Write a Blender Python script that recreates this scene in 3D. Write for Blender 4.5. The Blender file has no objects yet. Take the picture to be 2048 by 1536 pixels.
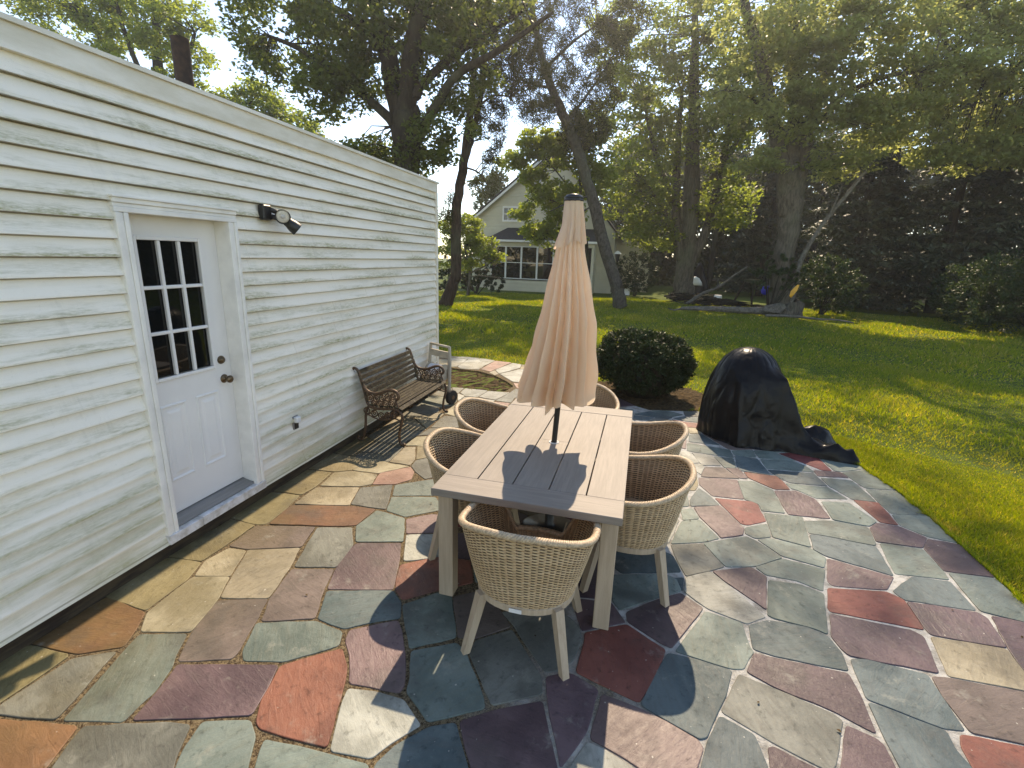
import bpy, math, random
import numpy as np
from mathutils import Vector, Matrix
random.seed(11); RNG = np.random.default_rng(11)
S = bpy.context.scene
C = S.collection
PI = math.pi

# ---------------------------------------------------------------- camera
CAM = Vector((2.8467, 0.0, 2.0152)); F_PX = 967.0
PITCH, ROLL, YAW = 0.2583, -0.0335, -0.2418
fwd = Vector((math.sin(YAW)*math.cos(PITCH), math.cos(YAW)*math.cos(PITCH), -math.sin(PITCH)))
right = Vector((math.cos(YAW), -math.sin(YAW), 0)); down = fwd.cross(right)
r2 = math.cos(ROLL)*right + math.sin(ROLL)*down
d2 = -math.sin(ROLL)*right + math.cos(ROLL)*down
cd = bpy.data.cameras.new('camera'); cam = bpy.data.objects.new('camera', cd); C.objects.link(cam)
cd.sensor_fit = 'HORIZONTAL'; cd.sensor_width = 36.0; cd.lens = F_PX/2048*36
cd.clip_start = 0.05; cd.clip_end = 2000
cam.matrix_world = Matrix(((r2.x, -d2.x, -fwd.x, CAM.x), (r2.y, -d2.y, -fwd.y, CAM.y), (r2.z, -d2.z, -fwd.z, CAM.z), (0, 0, 0, 1)))
S.camera = cam

# ---------------------------------------------------------------- world, sun, exposure
SUN_EL = math.radians(45.5); SUN_DX = -0.012      # horizontal direction to the sun: (SUN_DX, 1)
W = bpy.data.worlds.new('World'); S.world = W; W.use_nodes = True
nt = W.node_tree; bg = nt.nodes['Background']
sky = nt.nodes.new('ShaderNodeTexSky'); sky.sky_type = 'NISHITA'; sky.sun_disc = False
sky.sun_elevation = SUN_EL; sky.sun_rotation = math.atan2(SUN_DX, 1.0)
sky.altitude = 900; sky.air_density = 1.0; sky.dust_density = 0.05; sky.ozone_density = 3.0
nt.links.new(sky.outputs[0], bg.inputs[0]); bg.inputs[1].default_value = 0.15
sl = bpy.data.lights.new('sun', 'SUN'); sl.energy = 2.7; sl.angle = math.radians(0.5); sl.color = (1.0, 0.94, 0.84)
so = bpy.data.objects.new('sun', sl); C.objects.link(so)
sdir = Vector((SUN_DX*math.cos(SUN_EL), math.cos(SUN_EL), math.sin(SUN_EL))).normalized()
so.rotation_euler = sdir.to_track_quat('Z', 'Y').to_euler(); so.location = (2, 10, 30)
S.view_settings.view_transform = 'Standard'; S.view_settings.look = 'None'
S.view_settings.gamma = 1; S.view_settings.use_curve_mapping = False
S.view_settings.exposure = 1.42
S.view_settings.use_white_balance = True; S.view_settings.white_balance_temperature = 8700; S.view_settings.white_balance_tint = 14
try:
    S.cycles.use_denoising = True; S.cycles.max_bounces = 10; S.cycles.diffuse_bounces = 5
    S.cycles.transparent_max_bounces = 8; S.cycles.transmission_bounces = 6
except Exception: pass

# ---------------------------------------------------------------- helpers
class MB:
    def __init__(s): s.v = []; s.f = []
    def add(s, vs, fs):
        o = len(s.v); s.v.extend([tuple(v) for v in vs]); s.f.extend([tuple(i+o for i in f) for f in fs]); return s
    def box(s, x0, x1, y0, y1, z0, z1):
        return s.add([(x0,y0,z0),(x1,y0,z0),(x1,y1,z0),(x0,y1,z0),(x0,y0,z1),(x1,y0,z1),(x1,y1,z1),(x0,y1,z1)],
                     [(0,3,2,1),(4,5,6,7),(0,1,5,4),(1,2,6,5),(2,3,7,6),(3,0,4,7)])
    def bbox(s, x0, x1, y0, y1, z0, z1, b=0.004):
        """box with bevelled edges (chamfered octagon ring at each z level)"""
        def ring(x0,x1,y0,y1,z,b): return [(x0+b,y0,z),(x1-b,y0,z),(x1,y0+b,z),(x1,y1-b,z),(x1-b,y1,z),(x0+b,y1,z),(x0,y1-b,z),(x0,y0+b,z)]
        R = [ring(x0+b,x1-b,y0+b,y1-b,z0,b), ring(x0,x1,y0,y1,z0+b,b), ring(x0,x1,y0,y1,z1-b,b), ring(x0+b,x1-b,y0+b,y1-b,z1,b)]
        return s.loft(R, True, True)
    def loft(s, rings, cap0=False, cap1=False, closed=True):
        n = len(rings[0]); o = len(s.v)
        for r in rings: s.v.extend([tuple(p) for p in r])
        m = n if closed else n-1
        for k in range(len(rings)-1):
            for i in range(m):
                j = (i+1) % n
                s.f.append((o+k*n+i, o+k*n+j, o+(k+1)*n+j, o+(k+1)*n+i))
        if cap0: s.f.append(tuple(o+i for i in reversed(range(n))))
        if cap1: s.f.append(tuple(o+(len(rings)-1)*n+i for i in range(n)))
        return s
    def tube(s, pts, rad, n=8, cap=True, sx=1.0, jit=0.0):
        pts = [Vector(p) for p in pts]
        if not hasattr(rad, '__len__'): rad = [rad]*len(pts)
        rings = []; up = None
        for i, p in enumerate(pts):
            t = (pts[min(i+1,len(pts)-1)]-pts[max(i-1,0)])
            if t.length < 1e-9: t = Vector((0,0,1))
            t.normalize()
            if up is None:
                up = Vector((1,0,0)) if abs(t.x) < .9 else Vector((0,1,0))
            up = (up - t*up.dot(t)); up.normalize(); b = t.cross(up)
            rings.append([p + (up*math.cos(2*PI*k/n)*sx + b*math.sin(2*PI*k/n))*rad[i]*(1+(random.uniform(-jit,jit) if jit else 0)) for k in range(n)])
        return s.loft(rings, cap, cap)
    def prism(s, poly, z0, z1):
        n = len(poly)
        return s.loft([[(x,y,z0) for x,y in poly],[(x,y,z1) for x,y in poly]], True, True)
    def lathe(s, prof, n=24, c=(0,0), cap=True):
        return s.loft([[(c[0]+r*math.cos(2*PI*k/n), c[1]+r*math.sin(2*PI*k/n), z) for k in range(n)] for r, z in prof], cap, cap)
    def xf(s, M):
        s.v = [tuple(M @ Vector(v)) for v in s.v]; return s
def wloc(o):
    p = Vector((0,0,0))
    while o is not None: p = p + Vector(o.location); o = o.parent
    return p
def link_obj(name, me, parent=None, smooth=False, mat=None):
    o = bpy.data.objects.new(name, me); C.objects.link(o)
    if mat is not None: me.materials.append(mat)
    if parent is not None: o.parent = parent
    if smooth: me.polygons.foreach_set('use_smooth', np.ones(len(me.polygons), bool))
    return o
def obj(name, mb, mat, parent=None, smooth=False, local=False):
    me = bpy.data.meshes.new(name)
    off = Vector((0,0,0)) if (local or parent is None) else wloc(parent)
    me.from_pydata([(v[0]-off.x, v[1]-off.y, v[2]-off.z) for v in mb.v], [], mb.f); me.update()
    return link_obj(name, me, parent, smooth, mat)
def tag(o, label, cat, group=None):
    o['label'] = label; o['category'] = cat
    if group: o['group'] = group
    return o
def thing(name, label, cat, loc=(0,0,0), group=None, rotz=0):
    o = bpy.data.objects.new(name, None); C.objects.link(o); o.location = loc; o.rotation_euler = (0,0,rotz)
    o.empty_display_size = .2
    return tag(o, label, cat, group)
def struct(o): o['kind'] = 'structure'; return o
def stuff(o): o['kind'] = 'stuff'; return o

# ---- material helpers
def new_mat(name):
    m = bpy.data.materials.new(name); m.use_nodes = True
    n = m.node_tree.nodes; return m, m.node_tree, n['Principled BSDF'], n['Material Output']
def nd(t, typ, **kw):
    n = t.nodes.new(typ)
    for k, v in kw.items():
        if k.startswith('i_'):
            key = k[2:]
            n.inputs[int(key) if key.isdigit() else key].default_value = v
        else: setattr(n, k, v)
    return n
def L(t, a, b): t.links.new(a, b)
def mixc(t, fac, a, b, blend='MIX'):
    n = t.nodes.new('ShaderNodeMix'); n.data_type = 'RGBA'; n.blend_type = blend
    for sock, val in ((n.inputs[0], fac), (n.inputs[6], a), (n.inputs[7], b)):
        if hasattr(val, 'links'): L(t, val, sock)
        elif isinstance(val, (int, float)): sock.default_value = val
        else: sock.default_value = (*val, 1) if len(val) == 3 else val
    return n.outputs[2]
def math_(t, op, a, b=None, clamp=False):
    n = t.nodes.new('ShaderNodeMath'); n.operation = op; n.use_clamp = clamp
    for i, val in enumerate((a, b)):
        if val is None: continue
        if hasattr(val, 'links'): L(t, val, n.inputs[i])
        else: n.inputs[i].default_value = val
    return n.outputs[0]
def ramp(t, fac, lo, hi):
    n = t.nodes.new('ShaderNodeMapRange'); n.interpolation_type = 'SMOOTHSTEP'
    L(t, fac, n.inputs[0]); n.inputs[1].default_value = lo; n.inputs[2].default_value = hi
    return n.outputs[0]
def coords(t, scale=(1,1,1), kind='Object', rot=(0,0,0)):
    if kind == 'Position': src = nd(t, 'ShaderNodeNewGeometry').outputs['Position']
    else: src = nd(t, 'ShaderNodeTexCoord').outputs[kind]
    m = nd(t, 'ShaderNodeMapping'); L(t, src, m.inputs[0]); m.inputs['Scale'].default_value = scale; m.inputs['Rotation'].default_value = rot
    return m.outputs[0]
def noise(t, vec, scale, detail=5, rough=.55, out=0, dist=0.0):
    n = nd(t, 'ShaderNodeTexNoise', i_Scale=scale, i_Detail=detail, i_Roughness=rough, i_Distortion=dist)
    if vec is not None: L(t, vec, n.inputs['Vector'])
    return n.outputs[out]
def bump(t, bsdf, h, strength=.3, dist=.01):
    b = nd(t, 'ShaderNodeBump', i_Strength=strength, i_Distance=dist); L(t, h, b.inputs['Height']); L(t, b.outputs[0], bsdf.inputs['Normal']); return b

def simple(name, col, rough=.6, metal=0.0, nscale=20, namt=.25, bumps=.0, scale=(1,1,1), spec=.5, col2=None, kind='Object'):
    m, t, b, o = new_mat(name)
    v = coords(t, scale, kind); f = noise(t, v, nscale, 6, .6)
    c2 = col2 if col2 else tuple(c*(1-namt) for c in col)
    L(t, mixc(t, ramp(t, f, .3, .7), col, c2), b.inputs['Base Color'])
    b.inputs['Roughness'].default_value = rough; b.inputs['Metallic'].default_value = metal; b.inputs['Specular IOR Level'].default_value = spec
    if bumps: bump(t, b, f, bumps)
    return m

def leaf_mat(name, c1, c2, trans, tfac=.45, rough=.5, spec=.3):
    m, t, b, o = new_mat(name)
    isl = nd(t, 'ShaderNodeNewGeometry').outputs['Random Per Island']
    big = noise(t, coords(t, kind='Position'), .45, 3)
    f = math_(t, 'ADD', math_(t, 'MULTIPLY', isl, .6), math_(t, 'MULTIPLY', ramp(t, big, .3, .7), .4))
    L(t, mixc(t, f, c1, c2), b.inputs['Base Color']); b.inputs['Roughness'].default_value = rough; b.inputs['Specular IOR Level'].default_value = spec
    tr = nd(t, 'ShaderNodeBsdfTranslucent')
    L(t, mixc(t, f, trans, tuple(x*.6 for x in trans)), tr.inputs[0])
    mx = nd(t, 'ShaderNodeMixShader', i_0=tfac); L(t, b.outputs[0], mx.inputs[1]); L(t, tr.outputs[0], mx.inputs[2]); L(t, mx.outputs[0], o.inputs[0])
    return m

# ---- numpy leaf meshes
def quads_mesh(name, V, mat, parent=None, tri=False):
    """V: (N,4,3) quads or (N,3,3) triangles -> one mesh"""
    N, k = V.shape[0], V.shape[1]
    me = bpy.data.meshes.new(name)
    off = np.array(wloc(parent)) if parent is not None else 0
    me.vertices.add(N*k); me.vertices.foreach_set('co', (V.reshape(-1,3)-off).astype(np.float32).ravel())
    me.loops.add(N*k); me.loops.foreach_set('vertex_index', np.arange(N*k, dtype=np.int32))
    me.polygons.add(N); me.polygons.foreach_set('loop_start', np.arange(0, N*k, k, dtype=np.int32))
    me.update(calc_edges=True); me.validate()
    return link_obj(name, me, parent, False, mat)
def unit(a): return a/np.maximum(np.linalg.norm(a, axis=-1, keepdims=True), 1e-9)
def leaf_quads(P, size, aspect=.55, up=.6, droop=0.0, dirs=None, fold=.12):
    N = len(P); size = np.broadcast_to(size, (N,))*RNG.uniform(.65, 1.3, N)
    n = RNG.normal(size=(N,3)); n[:,2] = np.abs(n[:,2]); n = unit(n + np.array([0,0,up]))
    d = RNG.normal(size=(N,3)) if dirs is None else dirs + RNG.normal(size=(N,3))*.35
    t = unit(d - n*np.sum(d*n, 1, keepdims=True)); t[:,2] -= droop; t = unit(t)
    b = unit(np.cross(n, t)); s = size[:,None]
    lift = n*s*fold
    return np.stack([P - t*s*.5, P + b*s*aspect*.5 + lift, P + t*s*.5, P - b*s*aspect*.5 + lift], 1)
def ell_points(n, c, r, shell=.5):
    d = unit(RNG.normal(size=(n,3))); u = RNG.uniform(0, 1, n)**(1/3.0)
    u = shell + (1-shell)*u
    u = np.where(RNG.uniform(size=n) < .25, RNG.uniform(0,1,n), u)
    return np.array(c) + d*u[:,None]*np.array(r)
def clumps(cent, per, rad, flat=.6):
    n = len(cent); P = np.repeat(cent, per, 0) + unit(RNG.normal(size=(n*per,3)))*(RNG.uniform(0,1,(n*per,1))**.5)*np.array([rad,rad,rad*flat])
    return P

# ---------------------------------------------------------------- materials
def siding_mat(name, base, green, grey, amt):
    m, t, b, o = new_mat(name)
    pos = nd(t, 'ShaderNodeNewGeometry').outputs['Position']
    sx = nd(t, 'ShaderNodeSeparateXYZ'); L(t, pos, sx.inputs[0])
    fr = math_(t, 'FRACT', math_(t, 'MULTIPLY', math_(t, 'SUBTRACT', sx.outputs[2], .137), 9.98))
    low = ramp(t, fr, .75, .02)
    n1 = noise(t, coords(t, (1, .55, 6), 'Position'), 1.6, 6, .65)
    n2 = noise(t, coords(t, (1, 9, .7), 'Position'), 1.0, 6, .7)
    n3 = noise(t, coords(t, (1, 5, 30), 'Position'), 3.0, 6, .75)
    m1 = math_(t, 'MULTIPLY', ramp(t, n1, .43, .64), math_(t, 'ADD', math_(t, 'MULTIPLY', low, .8), .25))
    m1 = math_(t, 'MULTIPLY', m1, ramp(t, n3, .25, .7))
    m2 = math_(t, 'MULTIPLY', ramp(t, n2, .5, .75), ramp(t, n1, .3, .6))
    c = mixc(t, math_(t, 'MULTIPLY', m1, amt), base, green)
    c = mixc(t, math_(t, 'MULTIPLY', m2, amt*.32), c, grey)
    lap_line = math_(t, 'MULTIPLY', ramp(t, fr, .88, .955), math_(t, 'ADD', math_(t, 'MULTIPLY', n1, .9), .25))  # brown grime line, with the shade under each lap painted in
    c = mixc(t, math_(t, 'MULTIPLY', lap_line, 1.0), c, (.13,.095,.05))
    foot = ramp(t, sx.outputs[2], .95, .05)
    c = mixc(t, math_(t, 'MULTIPLY', math_(t, 'MULTIPLY', foot, ramp(t, n1, .3, .6)), .55*amt), c, (.46,.43,.26))
    c = mixc(t, math_(t, 'MULTIPLY', ramp(t, noise(t, coords(t, (1,1,1), 'Position'), 60, 3, .7), .62, .75), .25), c, grey)
    L(t, c, b.inputs['Base Color']); b.inputs['Roughness'].default_value = .42; b.inputs['Specular IOR Level'].default_value = .4
    bump(t, b, noise(t, coords(t, (1, 2, 30), 'Position'), 8, 5, .6), .08, .004)
    return m
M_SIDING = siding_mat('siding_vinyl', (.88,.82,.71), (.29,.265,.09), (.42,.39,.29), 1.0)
M_TRIM = simple('white_trim_paint', (.86,.83,.77), .4, nscale=7, namt=.14, bumps=.03)
M_DOOR = simple('door_paint', (.78,.76,.73), .38, nscale=3, namt=.06)
M_FASCIA = simple('fascia_metal', (.84,.80,.72), .45, nscale=2.5, col2=(.66,.61,.50), scale=(1,1,4), kind='Position')
M_RUST = simple('rusty_pipe', (.06,.034,.022), .8, nscale=14, col2=(.025,.016,.012), bumps=.3)
M_FOUND = simple('stained_foundation', (.07,.05,.028), .9, nscale=9, col2=(.022,.014,.009), bumps=.6, scale=(1,.5,3))
M_SILL = simple('door_sill_aluminium', (.30,.29,.275), .45, metal=.3, nscale=30, namt=.25, scale=(1,.1,1))
M_ALU = simple('bare_flashing', (.72,.72,.74), .35, nscale=16, col2=(.45,.43,.40))
M_BLACKMETAL = simple('black_metal', (.016,.015,.014), .45, nscale=30, namt=.4)
M_KNOB = simple('aged_bronze_brass', (.20,.14,.085), .35, metal=.85, nscale=40, namt=.5)
def glass_dark(name, col=(.006,.007,.007)):
    m, t, b, o = new_mat(name); b.inputs['Base Color'].default_value = (*col,1); b.inputs['Roughness'].default_value = .03
    b.inputs['Specular IOR Level'].default_value = .55; return m
M_PANE = glass_dark('dark_window_glass')
M_BULB = simple('lamp_lens', (.72,.68,.60), .15, nscale=60, namt=.2)
M_ROOF = simple('grey_roof_membrane', (.16,.16,.16), .9)

def stone_mat(name, c1, c2, c3, rough=.62, streak=1.0):
    m, t, b, o = new_mat(name)
    oi = nd(t, 'ShaderNodeObjectInfo').outputs['Random']
    pos = nd(t, 'ShaderNodeNewGeometry').outputs['Position']
    rot = nd(t, 'ShaderNodeVectorRotate'); rot.rotation_type = 'Z_AXIS'; L(t, pos, rot.inputs['Vector']); L(t, math_(t, 'MULTIPLY', oi, 6.28), rot.inputs['Angle'])
    ad = nd(t, 'ShaderNodeVectorMath'); ad.operation = 'ADD'; L(t, rot.outputs[0], ad.inputs[0])
    cb = nd(t, 'ShaderNodeCombineXYZ'); L(t, math_(t, 'MULTIPLY', oi, 91.7), cb.inputs[0]); L(t, math_(t, 'MULTIPLY', oi, 37.3), cb.inputs[1]); L(t, cb.outputs[0], ad.inputs[1])
    v = ad.outputs[0]
    mp = nd(t, 'ShaderNodeMapping'); L(t, v, mp.inputs[0]); mp.inputs['Scale'].default_value = (1.0, 4.5, 1)
    big = noise(t, v, 3.0, 4, .55, dist=.6); st = noise(t, mp.outputs[0], 7, 7, .68, dist=.8); fine = noise(t, v, 90, 5, .7); mid = noise(t, v, 22, 6, .65)
    c = mixc(t, ramp(t, big, .36, .62), tuple(x*.9 for x in c1), tuple(x*1.08 for x in c2))
    c = mixc(t, math_(t, 'MULTIPLY', ramp(t, st, .42, .75), .55*streak), c, c3)
    dark = tuple(x*.42 for x in c1)
    c = mixc(t, math_(t, 'MULTIPLY', ramp(t, mid, .54, .72), .7), c, dark)
    c = mixc(t, math_(t, 'MULTIPLY', ramp(t, fine, .55, .75), .35), c, tuple(min(1, x*1.5) for x in c2))
    hs = nd(t, 'ShaderNodeHueSaturation'); L(t, c, hs.inputs['Color'])
    L(t, math_(t, 'ADD', math_(t, 'MULTIPLY', math_(t, 'FRACT', math_(t, 'MULTIPLY', oi, 17.13)), .36), .82), hs.inputs['Value'])
    L(t, math_(t, 'ADD', math_(t, 'MULTIPLY', math_(t, 'FRACT', math_(t, 'MULTIPLY', oi, 7.77)), .03), .485), hs.inputs['Hue'])
    # algae and dirt that creep over the slabs towards the foot of the wall
    sx = nd(t, 'ShaderNodeSeparateXYZ'); L(t, pos, sx.inputs[0])
    near = math_(t, 'MULTIPLY', ramp(t, sx.outputs[0], 1.15, .1), ramp(t, noise(t, pos, 2.2, 4), .3, .6))
    c2_ = mixc(t, math_(t, 'MULTIPLY', near, .40), hs.outputs[0], (.15,.11,.035))
    wz = noise(t, pos, 1.9, 5, .62); wz2 = noise(t, pos, 5.5, 6, .7)
    c2_ = mixc(t, math_(t, 'MULTIPLY', ramp(t, wz, .52, .66), .45), c2_, (.055,.05,.042))
    c2_ = mixc(t, math_(t, 'MULTIPLY', ramp(t, wz2, .57, .72), .40), c2_, (.30,.30,.25))
    sp = math_(t, 'MULTIPLY', ramp(t, noise(t, pos, 48, 1, .3), .785, .80), .6)
    c2_ = mixc(t, sp, c2_, (.46,.44,.38))
    L(t, c2_, b.inputs['Base Color'])
    L(t, math_(t, 'ADD', math_(t, 'MULTIPLY', mid, .35), rough-.18), b.inputs['Roughness']); b.inputs['Specular IOR Level'].default_value = .35
    h = math_(t, 'ADD', math_(t, 'MULTIPLY', st, .55), math_(t, 'ADD', math_(t, 'MULTIPLY', mid, .5), math_(t, 'MULTIPLY', fine, .16)))
    bump(t, b, h, .55, .012)
    return m
STONES = {
 'G': stone_mat('flagstone_green_grey', (.088,.122,.108), (.135,.17,.15), (.12,.125,.095)),
 'B': stone_mat('flagstone_blue_green', (.055,.085,.088), (.09,.12,.12), (.07,.075,.07)),
 'P': stone_mat('flagstone_purple', (.07,.042,.048), (.10,.064,.068), (.055,.038,.042), .5, .7),
 'M': stone_mat('flagstone_mauve', (.12,.075,.073), (.165,.11,.105), (.095,.063,.063), .48, .6),
 'R': stone_mat('flagstone_red', (.135,.034,.026), (.18,.054,.04), (.09,.032,.027), .58, .7),
 'O': stone_mat('flagstone_orange_brown', (.14,.068,.034), (.18,.088,.043), (.09,.05,.03), .6, .8),
 'T': stone_mat('flagstone_olive_tan', (.15,.125,.068), (.215,.18,.10), (.095,.075,.042)),
 'Y': stone_mat('flagstone_straw', (.215,.185,.12), (.30,.265,.185), (.14,.115,.072)),
 'W': stone_mat('flagstone_pale_grey', (.225,.23,.195), (.315,.32,.28), (.155,.155,.13)),
 'K': stone_mat('flagstone_grey_brown', (.10,.077,.065), (.135,.105,.09), (.07,.054,.046)),
 'H': stone_mat('flagstone_drab_grey', (.105,.11,.093), (.15,.155,.132), (.075,.072,.06)),
 'S': stone_mat('flagstone_salmon', (.23,.125,.095), (.29,.175,.135), (.17,.10,.077)),
}
def mortar_mat():
    m, t, b, o = new_mat('joint_mortar_and_grit')
    pos = nd(t, 'ShaderNodeNewGeometry').outputs['Position']; sx = nd(t, 'ShaderNodeSeparateXYZ'); L(t, pos, sx.inputs[0])
    n = noise(t, pos, 1.3, 4); g = noise(t, pos, 70, 5, .75); g2 = noise(t, pos, 260, 3, .7); md = noise(t, pos, 9, 5, .7)
    side = ramp(t, math_(t, 'ADD', sx.outputs[0], math_(t, 'MULTIPLY', math_(t, 'SUBTRACT', n, .5), 2.4)), 2.2, 3.3)
    dirt = mixc(t, ramp(t, g, .4, .62), (.042,.026,.014), (.20,.15,.085))
    dirt = mixc(t, ramp(t, g2, .55, .66), dirt, (.36,.29,.20))
    lime = mixc(t, ramp(t, md, .3, .62), (.22,.21,.185), (.50,.495,.46))
    lime = mixc(t, math_(t, 'MULTIPLY', ramp(t, g, .55, .7), .5), lime, (.10,.085,.065))
    L(t, mixc(t, side, dirt, lime), b.inputs['Base Color']); b.inputs['Roughness'].default_value = .95; b.inputs['Specular IOR Level'].default_value = .15
    bump(t, b, math_(t, 'ADD', g, math_(t, 'MULTIPLY', md, .6)), .9, .012); return m
M_MORTAR = mortar_mat()
def ground_mat():
    m, t, b, o = new_mat('lawn_soil')
    pos = nd(t, 'ShaderNodeNewGeometry').outputs['Position']
    n1 = noise(t, pos, .35, 4); n2 = noise(t, pos, 6, 6, .7); n3 = noise(t, pos, 45, 4, .7)
    c = mixc(t, ramp(t, n1, .35, .65), (.075,.11,.018), (.11,.14,.026))
    c = mixc(t, ramp(t, n2, .5, .75), c, (.05,.065,.014))
    c = mixc(t, math_(t, 'MULTIPLY', ramp(t, n3, .5, .7), .5), c, (.13,.15,.035))
    L(t, c, b.inputs['Base Color']); b.inputs['Roughness'].default_value = .9; b.inputs['Specular IOR Level'].default_value = .1
    bump(t, b, math_(t, 'ADD', n3, n2), .8, .05); return m
M_GROUND = ground_mat()
M_SOIL = simple('mulch_soil', (.10,.065,.03), .95, nscale=28, col2=(.028,.018,.009), bumps=.9, spec=.1, kind='Position')
def blade_mat():
    m, t, b, o = new_mat('grass_blades')
    isl = nd(t, 'ShaderNodeNewGeometry').outputs['Random Per Island']; pos = nd(t, 'ShaderNodeNewGeometry').outputs['Position']
    n1 = noise(t, pos, .8, 4); n2 = noise(t, pos, .22, 3)
    c = mixc(t, isl, (.11,.15,.018), (.175,.21,.03))
    c = mixc(t, math_(t, 'MULTIPLY', ramp(t, n1, .50, .66), .5), c, (.20,.19,.05))
    c = mixc(t, math_(t, 'MULTIPLY', ramp(t, n2, .4, .65), .5), c, (.06,.115,.016))
    pt = noise(t, pos, 1.7, 5, .65)
    c = mixc(t, math_(t, 'MULTIPLY', ramp(t, pt, .60, .72), .7), c, (.22,.17,.085))
    c = mixc(t, ramp(t, isl, .90, .92), c, (.30,.25,.12))
    L(t, c, b.inputs['Base Color']); b.inputs['Roughness'].default_value = .5; b.inputs['Specular IOR Level'].default_value = .25
    tr = nd(t, 'ShaderNodeBsdfTranslucent'); L(t, mixc(t, 1.0, c, (3.4,2.95,.5), 'MULTIPLY'), tr.inputs[0])
    mx = nd(t, 'ShaderNodeMixShader', i_0=.45); L(t, b.outputs[0], mx.inputs[1]); L(t, tr.outputs[0], mx.inputs[2]); L(t, mx.outputs[0], o.inputs[0]); return m
M_BLADE = blade_mat()
def bark_mat(name, c1, c2, sc=(6,6,1.2), bs=.8):
    m, t, b, o = new_mat(name); v = coords(t, sc, 'Position'); f = noise(t, v, 2.2, 7, .7, dist=.5); g = noise(t, coords(t, kind='Position'), .9, 3)
    c = mixc(t, ramp(t, f, .35, .65), c1, c2); c = mixc(t, math_(t, 'MULTIPLY', ramp(t, g, .45, .7), .35), c, (.10,.12,.07))
    L(t, c, b.inputs['Base Color']); b.inputs['Roughness'].default_value = .92; b.inputs['Specular IOR Level'].default_value = .1; bump(t, b, f, bs, .05); return m
M_BARK_OAK = bark_mat('oak_bark', (.016,.013,.010), (.045,.037,.028))
M_BARK_PINE = bark_mat('pine_bark', (.028,.018,.013), (.075,.048,.035))
M_BARK_GREY = bark_mat('grey_bark', (.05,.042,.033), (.135,.118,.094))
M_BARK_LEAN = bark_mat('leaning_pine_bark', (.035,.031,.027), (.09,.082,.072), (5,5,3))
M_DEADWOOD = bark_mat('weathered_deadwood', (.075,.068,.058), (.17,.155,.13), (4,4,4), .5)
M_LEAF_OAK = leaf_mat('oak_leaves', (.04,.06,.018), (.085,.105,.03), (.26,.33,.045), .45)
M_LEAF_MAPLE = leaf_mat('maple_leaves', (.05,.075,.018), (.10,.13,.034), (.46,.55,.075), .56)
M_LEAF_PALE = leaf_mat('glare_pale_beech_leaves', (.085,.11,.04), (.17,.19,.075), (.62,.66,.19), .58)  # leaf colour lightened to stand in for veiling lens glare
M_LEAF_YELLOW = leaf_mat('yellow_green_leaves', (.07,.11,.018), (.14,.17,.03), (.46,.55,.06), .58)
M_NEEDLE = leaf_mat('pine_needles', (.024,.036,.010), (.055,.06,.018), (.09,.10,.025), .3, .8, .05)
M_HEMLOCK = leaf_mat('hemlock_needles', (.05,.07,.045), (.10,.12,.075), (.06,.08,.035), .2)
M_YEW = leaf_mat('yew_needles', (.012,.026,.010), (.03,.052,.015), (.035,.06,.012), .2, .55, .2)
M_SHRUB = leaf_mat('shrub_leaves', (.025,.050,.016), (.055,.085,.028), (.07,.11,.025), .35)
M_WOODS = leaf_mat('woodland_leaves', (.028,.048,.016), (.06,.085,.026), (.10,.14,.03), .4)
def wood_mat(name, c1, c2, axis_scale, rough=.55):
    m, t, b, o = new_mat(name)
    tc = nd(t, 'ShaderNodeTexCoord').outputs['Object']; oi = nd(t, 'ShaderNodeObjectInfo').outputs['Random']
    ad = nd(t, 'ShaderNodeVectorMath'); ad.operation = 'ADD'; L(t, tc, ad.inputs[0]); cb = nd(t, 'ShaderNodeCombineXYZ'); L(t, math_(t, 'MULTIPLY', oi, 13.1), cb.inputs[0]); L(t, math_(t, 'MULTIPLY', oi, 5.7), cb.inputs[1]); L(t, cb.outputs[0], ad.inputs[1])
    mp = nd(t, 'ShaderNodeMapping'); L(t, ad.outputs[0], mp.inputs[0]); mp.inputs['Scale'].default_value = axis_scale
    f = noise(t, mp.outputs[0], 3, 7, .7, dist=.35); g = noise(t, ad.outputs[0], 2.3, 3)
    c = mixc(t, ramp(t, f, .33, .68), c1, c2); c = mixc(t, math_(t, 'MULTIPLY', ramp(t, g, .35, .7), .3), c, tuple(x*.8 for x in c2))
    hs = nd(t, 'ShaderNodeHueSaturation'); L(t, c, hs.inputs['Color']); L(t, math_(t, 'ADD', math_(t, 'MULTIPLY', oi, .14), .93), hs.inputs['Value'])
    L(t, hs.outputs[0], b.inputs['Base Color']); b.inputs['Roughness'].default_value = rough; b.inputs['Specular IOR Level'].default_value = .3; bump(t, b, f, .12, .004); return m
M_TABLE_Y = wood_mat('driftwood_finish_lengthwise', (.25,.215,.18), (.195,.167,.14), (14,.9,14))
M_TABLE_X = wood_mat('driftwood_finish_crosswise', (.25,.215,.18), (.195,.167,.14), (.9,14,14))
M_TABLE_Z = wood_mat('driftwood_finish_legs', (.46,.36,.26), (.37,.285,.20), (14,14,.9))
M_CHAIRLEG = wood_mat('chair_leg_finish', (.46,.36,.26), (.38,.29,.20), (14,14,1.0))
def wicker_mat():
    m, t, b, o = new_mat('wicker_strands'); isl = nd(t, 'ShaderNodeNewGeometry').outputs['Random Per Island']
    n = noise(t, coords(t, (1,1,1)), 45, 4, .7)
    c = mixc(t, isl, (.50,.335,.18), (.63,.455,.275)); c = mixc(t, math_(t, 'MULTIPLY', ramp(t, n, .45, .7), .5), c, (.30,.205,.11))
    L(t, c, b.inputs['Base Color']); b.inputs['Roughness'].default_value = .5; b.inputs['Specular IOR Level'].default_value = .35; return m
M_WICKER = wicker_mat()
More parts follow.
